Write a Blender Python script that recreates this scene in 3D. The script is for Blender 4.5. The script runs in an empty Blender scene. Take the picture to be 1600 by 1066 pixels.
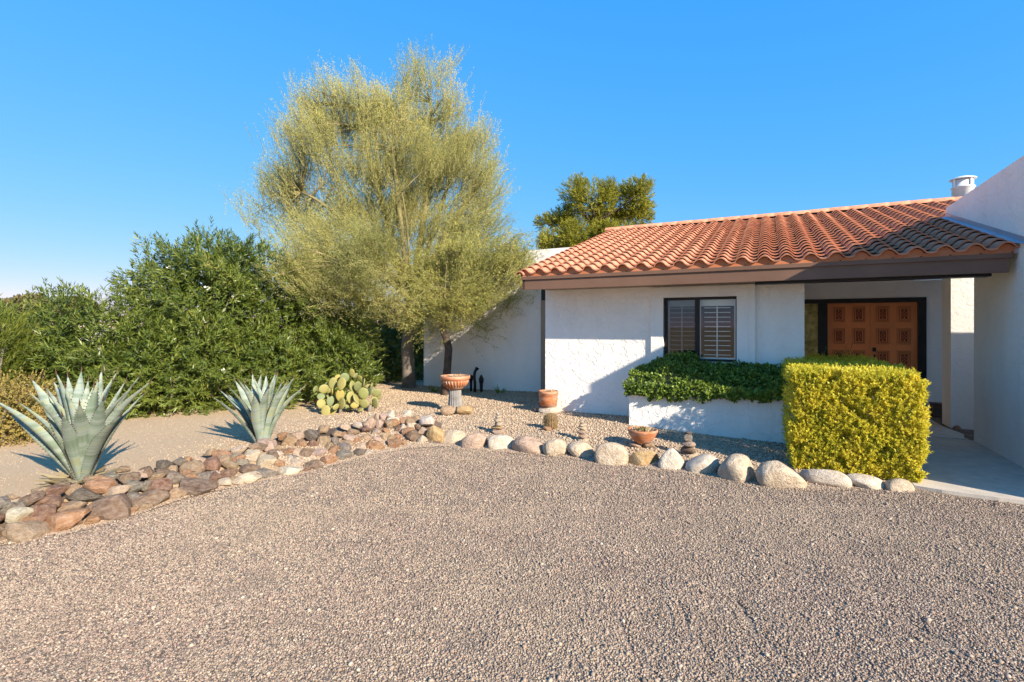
import bpy, bmesh, math, random
import numpy as np
from mathutils import Vector, Matrix

random.seed(7)
RNG = np.random.default_rng(11)
SC = bpy.context.scene
COL = SC.collection
R = math.radians

# ------------------------------------------------------------------ camera, sky, sun, exposure
CAMZ = 1.6
FPX, CX, HY = 800.0, 800.0, 512.0          # focal length, centre column and horizon row of the 1600 px photograph
cam_d = bpy.data.cameras.new('camera')
cam_d.lens = 18.0; cam_d.sensor_width = 36.0; cam_d.clip_start = 0.05; cam_d.clip_end = 6000
cam_d.shift_y = -(533.0 - HY) / 1600.0
cam = bpy.data.objects.new('camera', cam_d); COL.objects.link(cam)
cam.location = (0, 0, CAMZ); cam.rotation_euler = (R(90), 0, 0)
SC.camera = cam

UX, UY = 0.8944, -0.4472                   # house axis u (along the front, to the right), v = into the house
SUN_PHI, SUN_EL = R(24.0), R(26.5)
hx = math.cos(SUN_PHI) * UX - math.sin(SUN_PHI) * 0.4472
hy = math.cos(SUN_PHI) * UY - math.sin(SUN_PHI) * 0.8944
SUN_DIR = Vector((hx * math.cos(SUN_EL), hy * math.cos(SUN_EL), math.sin(SUN_EL)))
world = bpy.data.worlds.new('World'); SC.world = world; world.use_nodes = True
wn = world.node_tree; wn.nodes.clear()
w_out = wn.nodes.new('ShaderNodeOutputWorld'); w_bg = wn.nodes.new('ShaderNodeBackground')
w_sky = wn.nodes.new('ShaderNodeTexSky'); w_sky.sky_type = 'NISHITA'; w_sky.sun_disc = False
w_sky.sun_elevation = SUN_EL; w_sky.sun_rotation = math.atan2(hx, hy)
w_sky.altitude = 2000; w_sky.air_density = 0.7; w_sky.dust_density = 0.0; w_sky.ozone_density = 6.0
w_sep = wn.nodes.new('ShaderNodeSeparateColor'); w_com = wn.nodes.new('ShaderNodeCombineColor')
wn.links.new(w_sky.outputs[0], w_sep.inputs[0])
for ch, (ga, gp) in enumerate(((.60, 1.10), (.53, .38), (.78, .06))):      # one response curve per channel over the whole dome
    a_ = wn.nodes.new('ShaderNodeMath'); a_.operation = 'MULTIPLY'; a_.inputs[1].default_value = .29; wn.links.new(w_sep.outputs[ch], a_.inputs[0])
    b_ = wn.nodes.new('ShaderNodeMath'); b_.operation = 'POWER'; b_.inputs[1].default_value = gp; wn.links.new(a_.outputs[0], b_.inputs[0])
    c_ = wn.nodes.new('ShaderNodeMath'); c_.operation = 'MULTIPLY'; c_.inputs[1].default_value = ga / .29; wn.links.new(b_.outputs[0], c_.inputs[0]); wn.links.new(c_.outputs[0], w_com.inputs[ch])
w_bg.inputs['Strength'].default_value = 0.15
wn.links.new(w_com.outputs[0], w_bg.inputs[0]); wn.links.new(w_bg.outputs[0], w_out.inputs[0])
sun_d = bpy.data.lights.new('sun', 'SUN'); sun_d.energy = 3.9; sun_d.angle = R(0.53); sun_d.color = (1.0, 0.89, 0.73)
sun = bpy.data.objects.new('sun', sun_d); COL.objects.link(sun)
sun.rotation_euler = SUN_DIR.to_track_quat('Z', 'Y').to_euler(); sun.location = (6, -8, 9)
SC.cycles.max_bounces = 16; SC.cycles.diffuse_bounces = 10
vs = SC.view_settings
vs.view_transform = 'Standard'; vs.look = 'None'; vs.gamma = 1.0; vs.use_curve_mapping = False; vs.exposure = 1.36

# ------------------------------------------------------------------ helpers
def empty(name, loc=(0, 0, 0), rz=0.0):
    o = bpy.data.objects.new(name, None); COL.objects.link(o)
    o.location = loc; o.rotation_euler = (0, 0, rz); o.empty_display_size = 0.2
    return o

def tag(o, label, cat, group=None, kind=None):
    if label: o['label'] = label
    if cat: o['category'] = cat
    if group: o['group'] = group
    if kind: o['kind'] = kind
    return o

class MB:
    """collects vertices and faces, builds ONE mesh object"""
    def __init__(s, off=(0, 0, 0)): s.v = []; s.f = []; s.off = off
    def add(s, vs_, fs_):
        b = len(s.v); s.v += [tuple(p) for p in vs_]; s.f += [tuple(i + b for i in f) for f in fs_]
    def box(s, a, b):
        x0, y0, z0 = a; x1, y1, z1 = b
        s.add([(x0,y0,z0),(x1,y0,z0),(x1,y1,z0),(x0,y1,z0),(x0,y0,z1),(x1,y0,z1),(x1,y1,z1),(x0,y1,z1)],
              [(0,3,2,1),(4,5,6,7),(0,1,5,4),(1,2,6,5),(2,3,7,6),(3,0,4,7)])
    def tube(s, pts, rad, n=8, cap=True):
        pts = [Vector(p) for p in pts]; rings = []
        for i, p in enumerate(pts):
            d = (pts[min(i+1, len(pts)-1)] - pts[max(i-1, 0)]).normalized()
            a = d.cross(Vector((0.31, 0.95, 0.1)));
            if a.length < 0.05: a = d.cross(Vector((1, 0, 0)))
            a.normalize(); b = d.cross(a)
            r = rad[i] if hasattr(rad, '__len__') else rad
            rings.append([p + a * (math.cos(2*math.pi*k/n) * r) + b * (math.sin(2*math.pi*k/n) * r) for k in range(n)])
        vv = [q for r_ in rings for q in r_]; ff = []
        for i in range(len(rings)-1):
            for k in range(n):
                ff.append((i*n+k, i*n+(k+1) % n, (i+1)*n+(k+1) % n, (i+1)*n+k))
        if cap: ff.append(tuple(range(n))[::-1]); ff.append(tuple((len(rings)-1)*n + k for k in range(n)))
        s.add(vv, ff)
    def lathe(s, prof, n=32, c=(0, 0, 0), flute=0.0, nf=0):
        vv = []; ff = []; m = len(prof)
        for k in range(n):
            a = 2*math.pi*k/n
            for (r, z) in prof:
                rr = r * (1 - flute * (0.5 + 0.5*math.cos(nf*a))) if nf else r
                vv.append((c[0] + rr*math.cos(a), c[1] + rr*math.sin(a), c[2] + z))
        for k in range(n):
            for i in range(m-1):
                ff.append((k*m+i, ((k+1) % n)*m+i, ((k+1) % n)*m+i+1, k*m+i+1))
        s.add(vv, ff)
    def build(s, name, mat, parent=None, smooth=False, loc=None, link=True):
        me = bpy.data.meshes.new(name)
        o = s.off
        me.from_pydata([(p[0]-o[0], p[1]-o[1], p[2]-o[2]) for p in s.v], [], s.f)
        me.materials.append(mat); me.update()
        bm = bmesh.new(); bm.from_mesh(me); bmesh.ops.recalc_face_normals(bm, faces=bm.faces); bm.to_mesh(me); bm.free()
        if smooth:
            me.polygons.foreach_set('use_smooth', [True]*len(me.polygons))
        ob = bpy.data.objects.new(name, me)
        if link: COL.objects.link(ob)
        if parent: ob.parent = parent
        if loc is not None: ob.location = loc
        return ob

def np_mesh(name, V, Q, mat, parent=None, tint=None, smooth=False, off=(0, 0, 0)):
    """large quad (or triangle) meshes straight from arrays; tint = one random number per face"""
    V = np.asarray(V, np.float32) - np.asarray(off, np.float32); Q = np.asarray(Q, np.int32)
    me = bpy.data.meshes.new(name); k = Q.shape[1]
    me.vertices.add(len(V)); me.vertices.foreach_set('co', V.ravel())
    me.loops.add(Q.size); me.loops.foreach_set('vertex_index', Q.ravel())
    me.polygons.add(len(Q)); me.polygons.foreach_set('loop_start', np.arange(0, Q.size, k, dtype=np.int32))
    me.polygons.foreach_set('loop_total', np.full(len(Q), k, np.int32))
    if smooth: me.polygons.foreach_set('use_smooth', np.ones(len(Q), bool))
    me.update(calc_edges=True)
    if tint is not None:
        at = me.attributes.new('tint', 'FLOAT', 'FACE'); at.data.foreach_set('value', np.asarray(tint, np.float32))
    me.materials.append(mat)
    ob = bpy.data.objects.new(name, me); COL.objects.link(ob)
    if parent: ob.parent = parent
    return ob

def unit(a): return a / np.maximum(np.linalg.norm(a, axis=-1, keepdims=True), 1e-9)
def rnd_unit(n): return unit(RNG.normal(size=(n, 3)))

def leaf_quads(P, D, N, L, W, fold=0.0, mid=0.45):
    D = unit(D); S = unit(np.cross(D, N)); N = np.cross(S, D)
    L = np.asarray(L).reshape(-1, 1); W = np.asarray(W).reshape(-1, 1)
    m = P + D * L * mid + N * (W * fold)
    V = np.stack([P, m + S * W * .5, P + D * L, m - S * W * .5], 1).reshape(-1, 3)
    Q = np.arange(len(P) * 4).reshape(-1, 4)
    return V, Q

def merge(parts):
    Vs, Qs, T, b = [], [], [], 0
    for V, Q, t in parts:
        Vs.append(V); Qs.append(Q + b); T.append(t); b += len(V)
    return np.concatenate(Vs), np.concatenate(Qs), np.concatenate(T)

def px(x, y, Z):                       # photograph pixel + distance along the view -> world point
    return Vector(((x - CX) * Z / FPX, Z, CAMZ - (y - HY) * Z / FPX))
def H(u, v, z=0.0): return Vector((UX*u + 0.4472*v, UY*u + 0.8944*v, z))

# ------------------------------------------------------------------ materials
class NT:
    def __init__(s, name):
        s.m = bpy.data.materials.new(name); s.m.use_nodes = True
        s.t = s.m.node_tree; s.t.nodes.clear()
        s.out = s.t.nodes.new('ShaderNodeOutputMaterial')
    def n(s, typ, ins=None, **props):
        nd = s.t.nodes.new('ShaderNode' + typ)
        for k, v in props.items(): setattr(nd, k, v)
        for k, v in (ins or {}).items(): s.set(nd, k, v)
        return nd
    def set(s, nd, k, v):
        if hasattr(v, 'outputs'): s.t.links.new(v.outputs[0], nd.inputs[k])
        elif isinstance(v, bpy.types.NodeSocket): s.t.links.new(v, nd.inputs[k])
        else:
            if isinstance(v, tuple) and len(v) == 3 and nd.inputs[k].type == 'RGBA': v = v + (1,)
            nd.inputs[k].default_value = v
    def coord(s, which='Object', scale=None):
        c = s.n('TexCoord').outputs[which]
        if scale is None: return c
        mp = s.n('Mapping', {'Vector': c, 'Scale': scale}); return mp.outputs[0]
    def noise(s, vec, scale, detail=4, rough=.55, out=0, dist=0.0):
        nd = s.n('TexNoise', {'Vector': vec, 'Scale': scale, 'Detail': detail, 'Roughness': rough, 'Distortion': dist}); return nd.outputs[out]
    def ramp(s, fac, stops, interp='LINEAR'):
        r = s.n('ValToRGB', {'Fac': fac}); cr = r.color_ramp; cr.interpolation = interp
        while len(cr.elements) < len(stops): cr.elements.new(0.5)
        for e, (p, c) in zip(cr.elements, stops):
            e.position = p; e.color = (c, c, c, 1) if isinstance(c, (int, float)) else tuple(c) + (1,)
        return r.outputs[0]
    def math(s, op, a, b=0.0):
        nd = s.n('Math', operation=op); s.set(nd, 0, a); s.set(nd, 1, b); return nd.outputs[0]
    def mix(s, fac, a, b, mode='MIX'):
        nd = s.n('MixRGB', {'Fac': fac, 'Color1': a, 'Color2': b}, blend_type=mode); return nd.outputs[0]
    def bump(s, height, strength, dist, normal=None):
        b = s.n('Bump', {'Height': height, 'Strength': strength, 'Distance': dist})
        if normal is not None: s.set(b, 'Normal', normal)
        return b.outputs[0]
    def finish(s, color, rough=.7, normal=None, spec=.3, metal=0.0, **kw):
        p = s.n('BsdfPrincipled', {'Base Color': color, 'Roughness': rough, 'Metallic': metal})
        p.inputs['Specular IOR Level'].default_value = spec
        if normal is not None: s.set(p, 'Normal', normal)
        for k, v in kw.items(): s.set(p, k, v)
        s.t.links.new(p.outputs[0], s.out.inputs[0]); s.p = p
        return s.m
    def tint(s): return s.n('Attribute', attribute_name='tint').outputs['Fac']
    def rand(s): return s.n('ObjectInfo').outputs['Random']

def m_stucco(name, base, ridge=1.0):
    t = NT(name); c = t.coord()
    lace = t.ramp(t.noise(c, 8.5, 3, .55, dist=.6), [(.46, 0.0), (.53, 1.0)])
    fine = t.noise(c, 70, 4, .65)
    mid = t.noise(c, 22, 3, .5)
    h = t.math('ADD', t.math('MULTIPLY', lace, .55*ridge), t.math('ADD', t.math('MULTIPLY', fine, .35), t.math('MULTIPLY', mid, .5)))
    stain = t.noise(t.coord(scale=(1.0, 1.0, .35)), 1.6, 5, .6)
    b2 = tuple(x*.88 for x in base)
    col = t.ramp(stain, [(.3, b2), (.65, base)])
    return t.finish(col, .88, t.bump(h, .75, .011), .15)

def m_leaf(name, stops, rough=.45, trans=.25, spec=.35, clump=None):
    t = NT(name)
    f = t.tint()
    if clump:
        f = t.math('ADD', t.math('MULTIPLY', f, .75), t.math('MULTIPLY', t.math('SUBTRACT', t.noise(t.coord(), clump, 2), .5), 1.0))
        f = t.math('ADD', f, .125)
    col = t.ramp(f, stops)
    p = t.n('BsdfPrincipled', {'Base Color': col, 'Roughness': rough}); p.inputs['Specular IOR Level'].default_value = spec
    tr = t.n('BsdfTranslucent', {'Color': t.mix(.5, col, (1.0, 1.0, .5), 'MULTIPLY')})
    mx = t.n('MixShader', {0: trans}); t.t.links.new(p.outputs[0], mx.inputs[1]); t.t.links.new(tr.outputs[0], mx.inputs[2])
    t.t.links.new(mx.outputs[0], t.out.inputs[0])
    return t.m

def m_plain(name, base, rough=.6, bump=.3, scale=30, var=.18, spec=.3, metal=0.0, bd=.004):
    t = NT(name); c = t.coord()
    n1 = t.noise(c, scale, 5); n2 = t.noise(c, scale*.12, 3)
    lo = tuple(x*(1-var) for x in base); hi = tuple(min(1, x*(1+var)) for x in base)
    return t.finish(t.ramp(n2, [(.3, lo), (.7, hi)]), rough, t.bump(n1, bump, bd), spec, metal)

M = {}
M['stucco'] = m_stucco('white_stucco', (.90, .845, .78))
M['stucco_smooth'] = m_stucco('white_stucco_light_texture', (.90, .845, .78), .35)
M['brown'] = m_plain('brown_painted_wood', (.165, .092, .06), .55, .25, 18, .12)
M['brown_pale'] = m_plain('weathered_brown_trim', (.30, .22, .16), .7, .25, 18, .12)
M['dark'] = m_plain('dark_bronze', (.018, .014, .012), .45, .15, 30, .2)
M['white'] = m_plain('white_shutter_paint', (.78, .77, .72), .45, .1, 30, .05)
M['black'] = m_plain('black_iron', (.012, .012, .013), .5, .3, 60, .3)
M['flash'] = m_plain('galvanised_flashing', (.42, .45, .50), .42, .15, 20, .15, .5, .6)
M['metal_white'] = m_plain('white_painted_metal', (.78, .77, .74), .5, .12, 20, .08)
M['concrete'] = m_plain('concrete_walk', (.52, .45, .37), .9, .5, 60, .12)
M['ped'] = m_plain('grey_concrete_pedestal', (.24, .225, .21), .9, .7, 45, .3)
M['soil'] = m_plain('potting_soil', (.15, .09, .055), .95, 1.0, 60, .3)
M['rubble_earth'] = m_plain('reddish_earth', (.16, .11, .075), .95, 1.0, 40, .3)
M['bark'] = m_plain('grey_bark', (.20, .17, .14), .9, 1.0, 35, .3, .2, 0, .012)
M['bark_dark'] = m_plain('dark_bark', (.10, .072, .055), .9, 1.0, 45, .35, .2, 0, .012)
M['bark_green'] = m_plain('olive_twig_bark', (.21, .175, .085), .75, .5, 40, .3)
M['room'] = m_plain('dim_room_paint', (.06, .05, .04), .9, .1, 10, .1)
M['spine'] = m_plain('brown_spine', (.10, .055, .03), .6, .1, 40, .2)

def m_terracotta():
    t = NT('clay_roof_tile'); c = t.coord()
    r = t.math('FRACT', t.math('ADD', t.rand(), t.tint()))
    col = t.ramp(r, [(0, (.40, .125, .066)), (.3, (.47, .165, .088)), (.6, (.43, .15, .082)), (.85, (.50, .20, .115)), (1, (.36, .115, .062))])
    dust = t.noise(t.coord('Object'), 9, 6, .7)
    col = t.mix(t.ramp(dust, [(.36, .06), (.70, .58)]), col, (.66, .38, .24))
    return t.finish(col, .78, t.bump(t.noise(c, 60, 5), .35, .004), .25)
M['tile'] = m_terracotta()
def m_pot(name, base, dusty):
    t = NT(name); c = t.coord()
    n = t.noise(t.coord(scale=(1, 1, 3)), 5, 5, .65)
    col = t.mix(t.ramp(n, [(.42, 0.0), (.7, dusty)]), base, (.52, .38, .29))
    return t.finish(col, .8, t.bump(t.noise(c, 50, 4), .3, .003), .25)
M['pot'] = m_pot('terracotta_pot', (.42, .145, .055), .8)
M['closure'] = m_pot('orange_eave_closure', (.46, .15, .06), .25)

def m_gravel_ground(name, cols, scale, mixnoise=True):
    t = NT(name); c = t.coord()
    v = t.n('TexVoronoi', {'Vector': c, 'Scale': scale, 'Randomness': 1.0})
    v2 = t.n('TexVoronoi', {'Vector': c, 'Scale': scale, 'Randomness': 1.0}, feature='DISTANCE_TO_EDGE')
    sep = t.n('SeparateColor', {0: v.outputs['Color']})
    n = len(cols); col = t.ramp(sep.outputs[0], [((i + .5)/n, k) for i, k in enumerate(cols)])
    big = t.noise(c, .7, 5, .6)
    col = t.mix(t.ramp(big, [(.3, .05), (.75, .40)]), col, (.44, .36, .27))
    h = t.ramp(v2.outputs['Distance'], [(0.0, 0.0), (.35, 1.0)])
    return t.finish(col, .9, t.bump(h, .9, .012), .2)
GRAV = [(.08, .063, .052), (.34, .233, .172), (.215, .175, .143), (.42, .315, .225), (.285, .186, .136), (.53, .435, .33), (.375, .278, .20), (.25, .195, .155), (.32, .214, .17)]
TANG = [(.31, .21, .14), (.46, .34, .23), (.37, .255, .17), (.54, .43, .30), (.42, .30, .20), (.62, .52, .39), (.24, .165, .115)]
M['drive'] = m_gravel_ground('driveway_gravel', GRAV, 95)
def m_bed():
    t = NT('sandy_bed'); c = t.coord()
    v = t.n('TexVoronoi', {'Vector': c, 'Scale': 60, 'Randomness': 1.0})
    sep = t.n('SeparateColor', {0: v.outputs['Color']})
    peb = t.ramp(sep.outputs[0], [((i + .5)/len(TANG), k) for i, k in enumerate(TANG)])
    fine = t.ramp(t.noise(c, 120, 5, .7), [(.3, (.40, .275, .165)), (.7, (.62, .465, .30))])
    # decomposed granite on the agave side gives way to coarse gravel beside the house
    sx = t.n('SeparateXYZ', {0: c})
    f = t.math('ADD', t.math('ADD', t.math('MULTIPLY', sx.outputs['X'], .8), 2.9), t.math('MULTIPLY', t.math('SUBTRACT', t.noise(c, 1.2, 3), .5), 1.6))
    f = t.ramp(f, [(0.0, 0.0), (1.0, 1.0)])
    col = t.mix(f, fine, peb)
    return t.finish(col, .92, t.bump(t.noise(c, 110, 5, .7), .8, .012), .15)
M['bed'] = m_bed()
def m_pebble(name, cols):
    t = NT(name); n = len(cols)
    col = t.ramp(t.rand(), [((i + .5)/n, k) for i, k in enumerate(cols)])
    loc = t.n('ObjectInfo').outputs['Location']                     # dusty and fresh patches of the gravel
    pt = t.noise(loc, .55, 5, .65); pt2 = t.noise(loc, 2.6, 4, .6)
    col = t.mix(t.ramp(pt, [(.40, 0.0), (.66, .55)]), col, (.40, .31, .215))
    col = t.mix(t.ramp(pt2, [(.50, 0.0), (.72, .45)]), col, (.17, .13, .105))
    return t.finish(col, .88, None, .2)
M['pebble'] = m_pebble('drive_pebble', GRAV)
M['pebble_tan'] = m_pebble('bed_pebble', TANG)
def m_rock(name='border_rock', mott=.4):
    t = NT(name); oi = t.n('ObjectInfo'); c = t.coord()
    off = t.n('VectorMath', {0: c}, operation='ADD'); t.set(off, 1, t.n('CombineXYZ', {0: t.math('MULTIPLY', oi.outputs['Random'], 31.0)}))
    n = t.noise(off.outputs[0], 2.2, 7, .68); n2 = t.noise(off.outputs[0], 11, 5, .7)
    base = oi.outputs['Color']
    lo = t.mix(1.0, base, (.66, .62, .58), 'MULTIPLY'); hi = t.mix(.22, base, (.80, .70, .58))
    col = t.mix(t.ramp(n, [(.32, 0.0), (.68, 1.0)]), lo, hi)
    col = t.mix(t.ramp(n2, [(.55, 0.0), (.75, mott)]), col, t.mix(.6, base, (.30, .17, .10)))
    h = t.math('ADD', t.math('MULTIPLY', n, 1.0), t.math('MULTIPLY', n2, .4))
    return t.finish(col, .88, t.bump(h, .7, .10), .2)
M['rock'] = m_rock(); M['boulder'] = m_rock('river_boulder', .22)
def m_agave():
    t = NT('agave_leaf'); c = t.coord()
    sx = t.n('SeparateXYZ', {0: c}); r = t.rand()
    w = t.n('CombineXYZ', {0: t.math('MULTIPLY', r, 20.0), 2: t.math('ADD', t.math('MULTIPLY', sx.outputs['Z'], 9.0), t.math('MULTIPLY', sx.outputs['X'], 1.5))})
    band = t.noise(w.outputs[0], 1.0, 3, .6)
    streak = t.noise(t.coord(scale=(60, 60, 2)), 1.0, 3)
    col = t.ramp(band, [(.34, (.125, .17, .11)), (.44, (.17, .215, .155)), (.53, (.25, .29, .245)), (.62, (.26, .28, .15)), (.72, (.20, .25, .20))])
    col = t.mix(t.ramp(streak, [(.4, 0.0), (.7, .25)]), col, (.33, .37, .33))
    return t.finish(col, .55, t.bump(t.noise(t.coord(scale=(30, 30, 4)), 1.0, 3), .15, .01), .3)
M['agave'] = m_agave()
def m_pad():
    t = NT('prickly_pear_pad'); c = t.coord(); r = t.rand()
    v = t.n('TexVoronoi', {'Vector': c, 'Scale': 6.5, 'Randomness': .35})
    dots = t.ramp(v.outputs['Distance'], [(.14, 1.0), (.34, 0.0)])
    col = t.ramp(r, [(0, (.20, .22, .075)), (.35, (.30, .27, .085)), (.6, (.16, .21, .10)), (.85, (.36, .29, .07)), (1, (.26, .25, .09))])
    n = t.noise(c, 7, 4); col = t.mix(t.ramp(n, [(.5, 0.0), (.75, .5)]), col, (.42, .30, .06))
    col = t.mix(t.math('MULTIPLY', dots, .75), col, (.20, .10, .035))
    return t.finish(col, .6, t.bump(dots, .4, .006), .3)
M['pad'] = m_pad()
M['oleander'] = m_leaf('oleander_leaf', [(0, (.045, .07, .013)), (.35, (.105, .15, .024)), (.65, (.18, .22, .038)), (.9, (.28, .29, .055)), (1, (.36, .29, .08))], .40, .30, .45, 1.3)
M['paloverde'] = m_leaf('fine_olive_leaflets', [(0, (.25, .26, .10)), (.4, (.42, .42, .155)), (.75, (.60, .55, .20)), (1, (.72, .57, .18))], .6, .42, .2, .8)
M['feather'] = m_leaf('yellow_green_streamers', [(0, (.20, .22, .065)), (.4, (.34, .345, .095)), (.75, (.48, .45, .125)), (.92, (.60, .49, .12)), (1, (.62, .40, .09))], .55, .3, .25, 1.5)
M['pine'] = m_leaf('pine_needles', [(0, (.10, .115, .016)), (.5, (.28, .27, .028)), (1, (.46, .39, .045))], .5, .3, .3, .45)
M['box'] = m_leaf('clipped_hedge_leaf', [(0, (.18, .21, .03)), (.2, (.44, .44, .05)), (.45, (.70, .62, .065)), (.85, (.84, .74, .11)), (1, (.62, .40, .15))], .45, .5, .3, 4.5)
M['mound'] = m_leaf('glossy_round_leaf', [(0, (.07, .115, .016)), (.45, (.16, .235, .03)), (.85, (.29, .36, .05)), (1, (.42, .36, .06))], .5, .18, .5, 3.0)
M['scrub'] = m_leaf('dry_scrub_leaf', [(0, (.14, .12, .03)), (.4, (.30, .24, .06)), (.75, (.40, .28, .10)), (1, (.50, .33, .17))], .6, .2, .2, 2.0)
M['lime'] = m_leaf('bright_grassy_leaf', [(0, (.06, .085, .012)), (.5, (.14, .17, .022)), (1, (.24, .24, .035))], .5, .3, .3, 1.5)
M['far'] = m_leaf('distant_foliage', [(0, (.07, .07, .03)), (.5, (.14, .12, .05)), (1, (.20, .16, .07))], .7, .1, .1)
M['straw'] = m_leaf('dry_straw', [(0, (.25, .18, .09)), (.6, (.42, .33, .18)), (1, (.55, .48, .32))], .7, .2, .2)
M['petal'] = m_leaf('white_petal', [(0, (.75, .73, .68)), (1, (.85, .83, .8))], .5, .3, .2)
M['cactus'] = m_plain('brown_spined_cactus', (.20, .125, .06), .8, 1.0, 70, .4)
M['door'] = m_plain('orange_brown_door', (.78, .26, .08), .5, .25, 14, .12, .35)
M['door_dark'] = m_plain('dark_carved_groove', (.20, .05, .02), .6, .25, 14, .12, .3)
def m_glass(name, tintc=(.9, .93, .92)):
    t = NT(name); fr = t.n('Fresnel', {'IOR': 1.62}); tr = t.n('BsdfTransparent', {'Color': tintc}); g = t.n('BsdfGlossy', {'Roughness': .01, 'Color': (1, 1, 1)})
    mx = t.n('MixShader', {0: fr.outputs[0]}); t.t.links.new(tr.outputs[0], mx.inputs[1]); t.t.links.new(g.outputs[0], mx.inputs[2])
    t.t.links.new(mx.outputs[0], t.out.inputs[0]); return t.m
M['glass'] = m_glass('window_glass')
M['screen'] = m_glass('insect_screen_glass', (.62, .62, .60))
def m_amber():
    t = NT('hammered_amber_glass'); c = t.coord()
    v = t.n('TexVoronoi', {'Vector': c, 'Scale': 28.0}, feature='SMOOTH_F1'); n = t.noise(c, 6, 3)
    col = t.ramp(n, [(.3, (.32, .26, .06)), (.7, (.85, .72, .25))])
    return t.finish(col, .08, t.bump(v.outputs['Distance'], .8, .05), .7)
M['amber'] = m_amber()

# ------------------------------------------------------------------ the ground
BX = np.array([-900, -400, 0, 100, 190, 250, 330, 400, 470, 560, 640, 700, 770, 850, 930, 1000, 1100, 1180, 1250, 1320, 1420, 1470, 2200], float)
BY = np.array([960, 900, 850, 835, 812, 790, 766, 757, 742, 717, 700, 697, 705, 712, 722, 731, 744, 757, 766, 765, 772, 772, 850], float)
BXr = (BX - CX) / FPX; BD = CAMZ * FPX / (BY - HY)
HX = np.array([-900, 0, 400, 600, 700, 850, 950, 1100, 1230, 1400, 2200], float)
HZ = np.array([.15, .15, .14, .13, .11, .13, .12, .07, .04, .02, .02], float)
def border_dist(X, Y):
    k = X / np.maximum(Y, .01); return (Y - np.interp(k, BXr, BD)) * np.sqrt(1 + k*k)
def bed_z(X, Y):
    X = np.asarray(X, float); Y = np.asarray(Y, float)
    d = border_dist(X, Y); h = np.interp(X/np.maximum(Y, .01)*FPX + CX, HX, HZ)
    t = np.clip(d/.75, 0, 1); t = t*t*(3-2*t)
    return .004 + h*t + .012*np.sin(X*1.7+1)*np.sin(Y*1.3)*t
def drive_z(X, Y):
    z = .006*np.sin(3.1*X+1.7*Y)*np.sin(2.3*Y-.9*X) + .005*np.sin(9*X+3*Y)*np.sin(7.1*Y-4*X+1)
    # raked and driven furrows towards the walk
    for (x0, y0, a, w, l, s) in ((1.9, 3.4, 2.5, .035, .55, .028), (1.3, 2.75, 1.9, .03, .5, .03), (.95, 2.75, 1.9, .03, .45, .028), (2.6, 3.9, 2.5, .04, .6, .022),
                                 (1.5, 4.1, 2.6, .03, .4, .02), (2.9, 3.0, 2.4, .05, .6, .02), (.6, 2.6, 2.1, .03, .3, .024), (2.2, 2.6, 2.4, .05, .5, .02), (-2.3, 4.6, .9, .04, .5, .012)):
        dx, dy = X-x0, Y-y0; al = dx*math.cos(a)+dy*math.sin(a); ac = -dx*math.sin(a)+dy*math.cos(a) + .08*np.sin(al*6)
        e = np.exp(-(al/l)**2)
        z = z + .42*s*e*(.45+.55*np.sin(al*17+3*ac/w))*(-np.exp(-(ac/w)**2) + .55*np.exp(-((ac-2*w)/w)**2))
    return z

def grid_mesh(name, X, Y, Z, mat):
    ny, nx = X.shape
    idx = np.arange(nx*ny).reshape(ny, nx)
    Q = np.stack([idx[:-1, :-1], idx[:-1, 1:], idx[1:, 1:], idx[1:, :-1]], -1).reshape(-1, 4)
    return np_mesh(name, np.stack([X, Y, Z], -1).reshape(-1, 3), Q, mat, smooth=True)

gx = np.concatenate([-np.geomspace(12, 2500, 14)[::-1], np.linspace(-11.5, 11.5, 60), np.geomspace(12, 2500, 14)])
gX, gY = np.meshgrid(gx, gx)
ground = grid_mesh('ground', gX, gY, np.full_like(gX, -.06), M['bed']); ground['kind'] = 'structure'
dX, dY = np.meshgrid(np.linspace(-9, 9, 301), np.linspace(-9.0, 9.0, 301))
dZ = np.where(border_dist(dX, dY) > .25, -.05, drive_z(dX, dY))
driveway = grid_mesh('driveway', dX, dY, dZ, M['drive']); driveway['kind'] = 'structure'
kx = np.interp(np.linspace(0, 1, 170), np.linspace(0, 1, len(BXr)), BXr)
dist = np.concatenate([np.linspace(-.06, 1.2, 16), np.linspace(1.35, 9, 34), np.linspace(10, 30, 9)])
K, DD = np.meshgrid(kx, dist); s_ = np.sqrt(1+K*K); Yb = np.interp(K, BXr, BD) + DD/s_; Xb = K*Yb
bz = bed_z(Xb, Yb); bz = np.where(DD < -.03, -.03, bz)
bed = grid_mesh('planting_bed', Xb, Yb, bz, M['bed']); bed['kind'] = 'structure'

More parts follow.
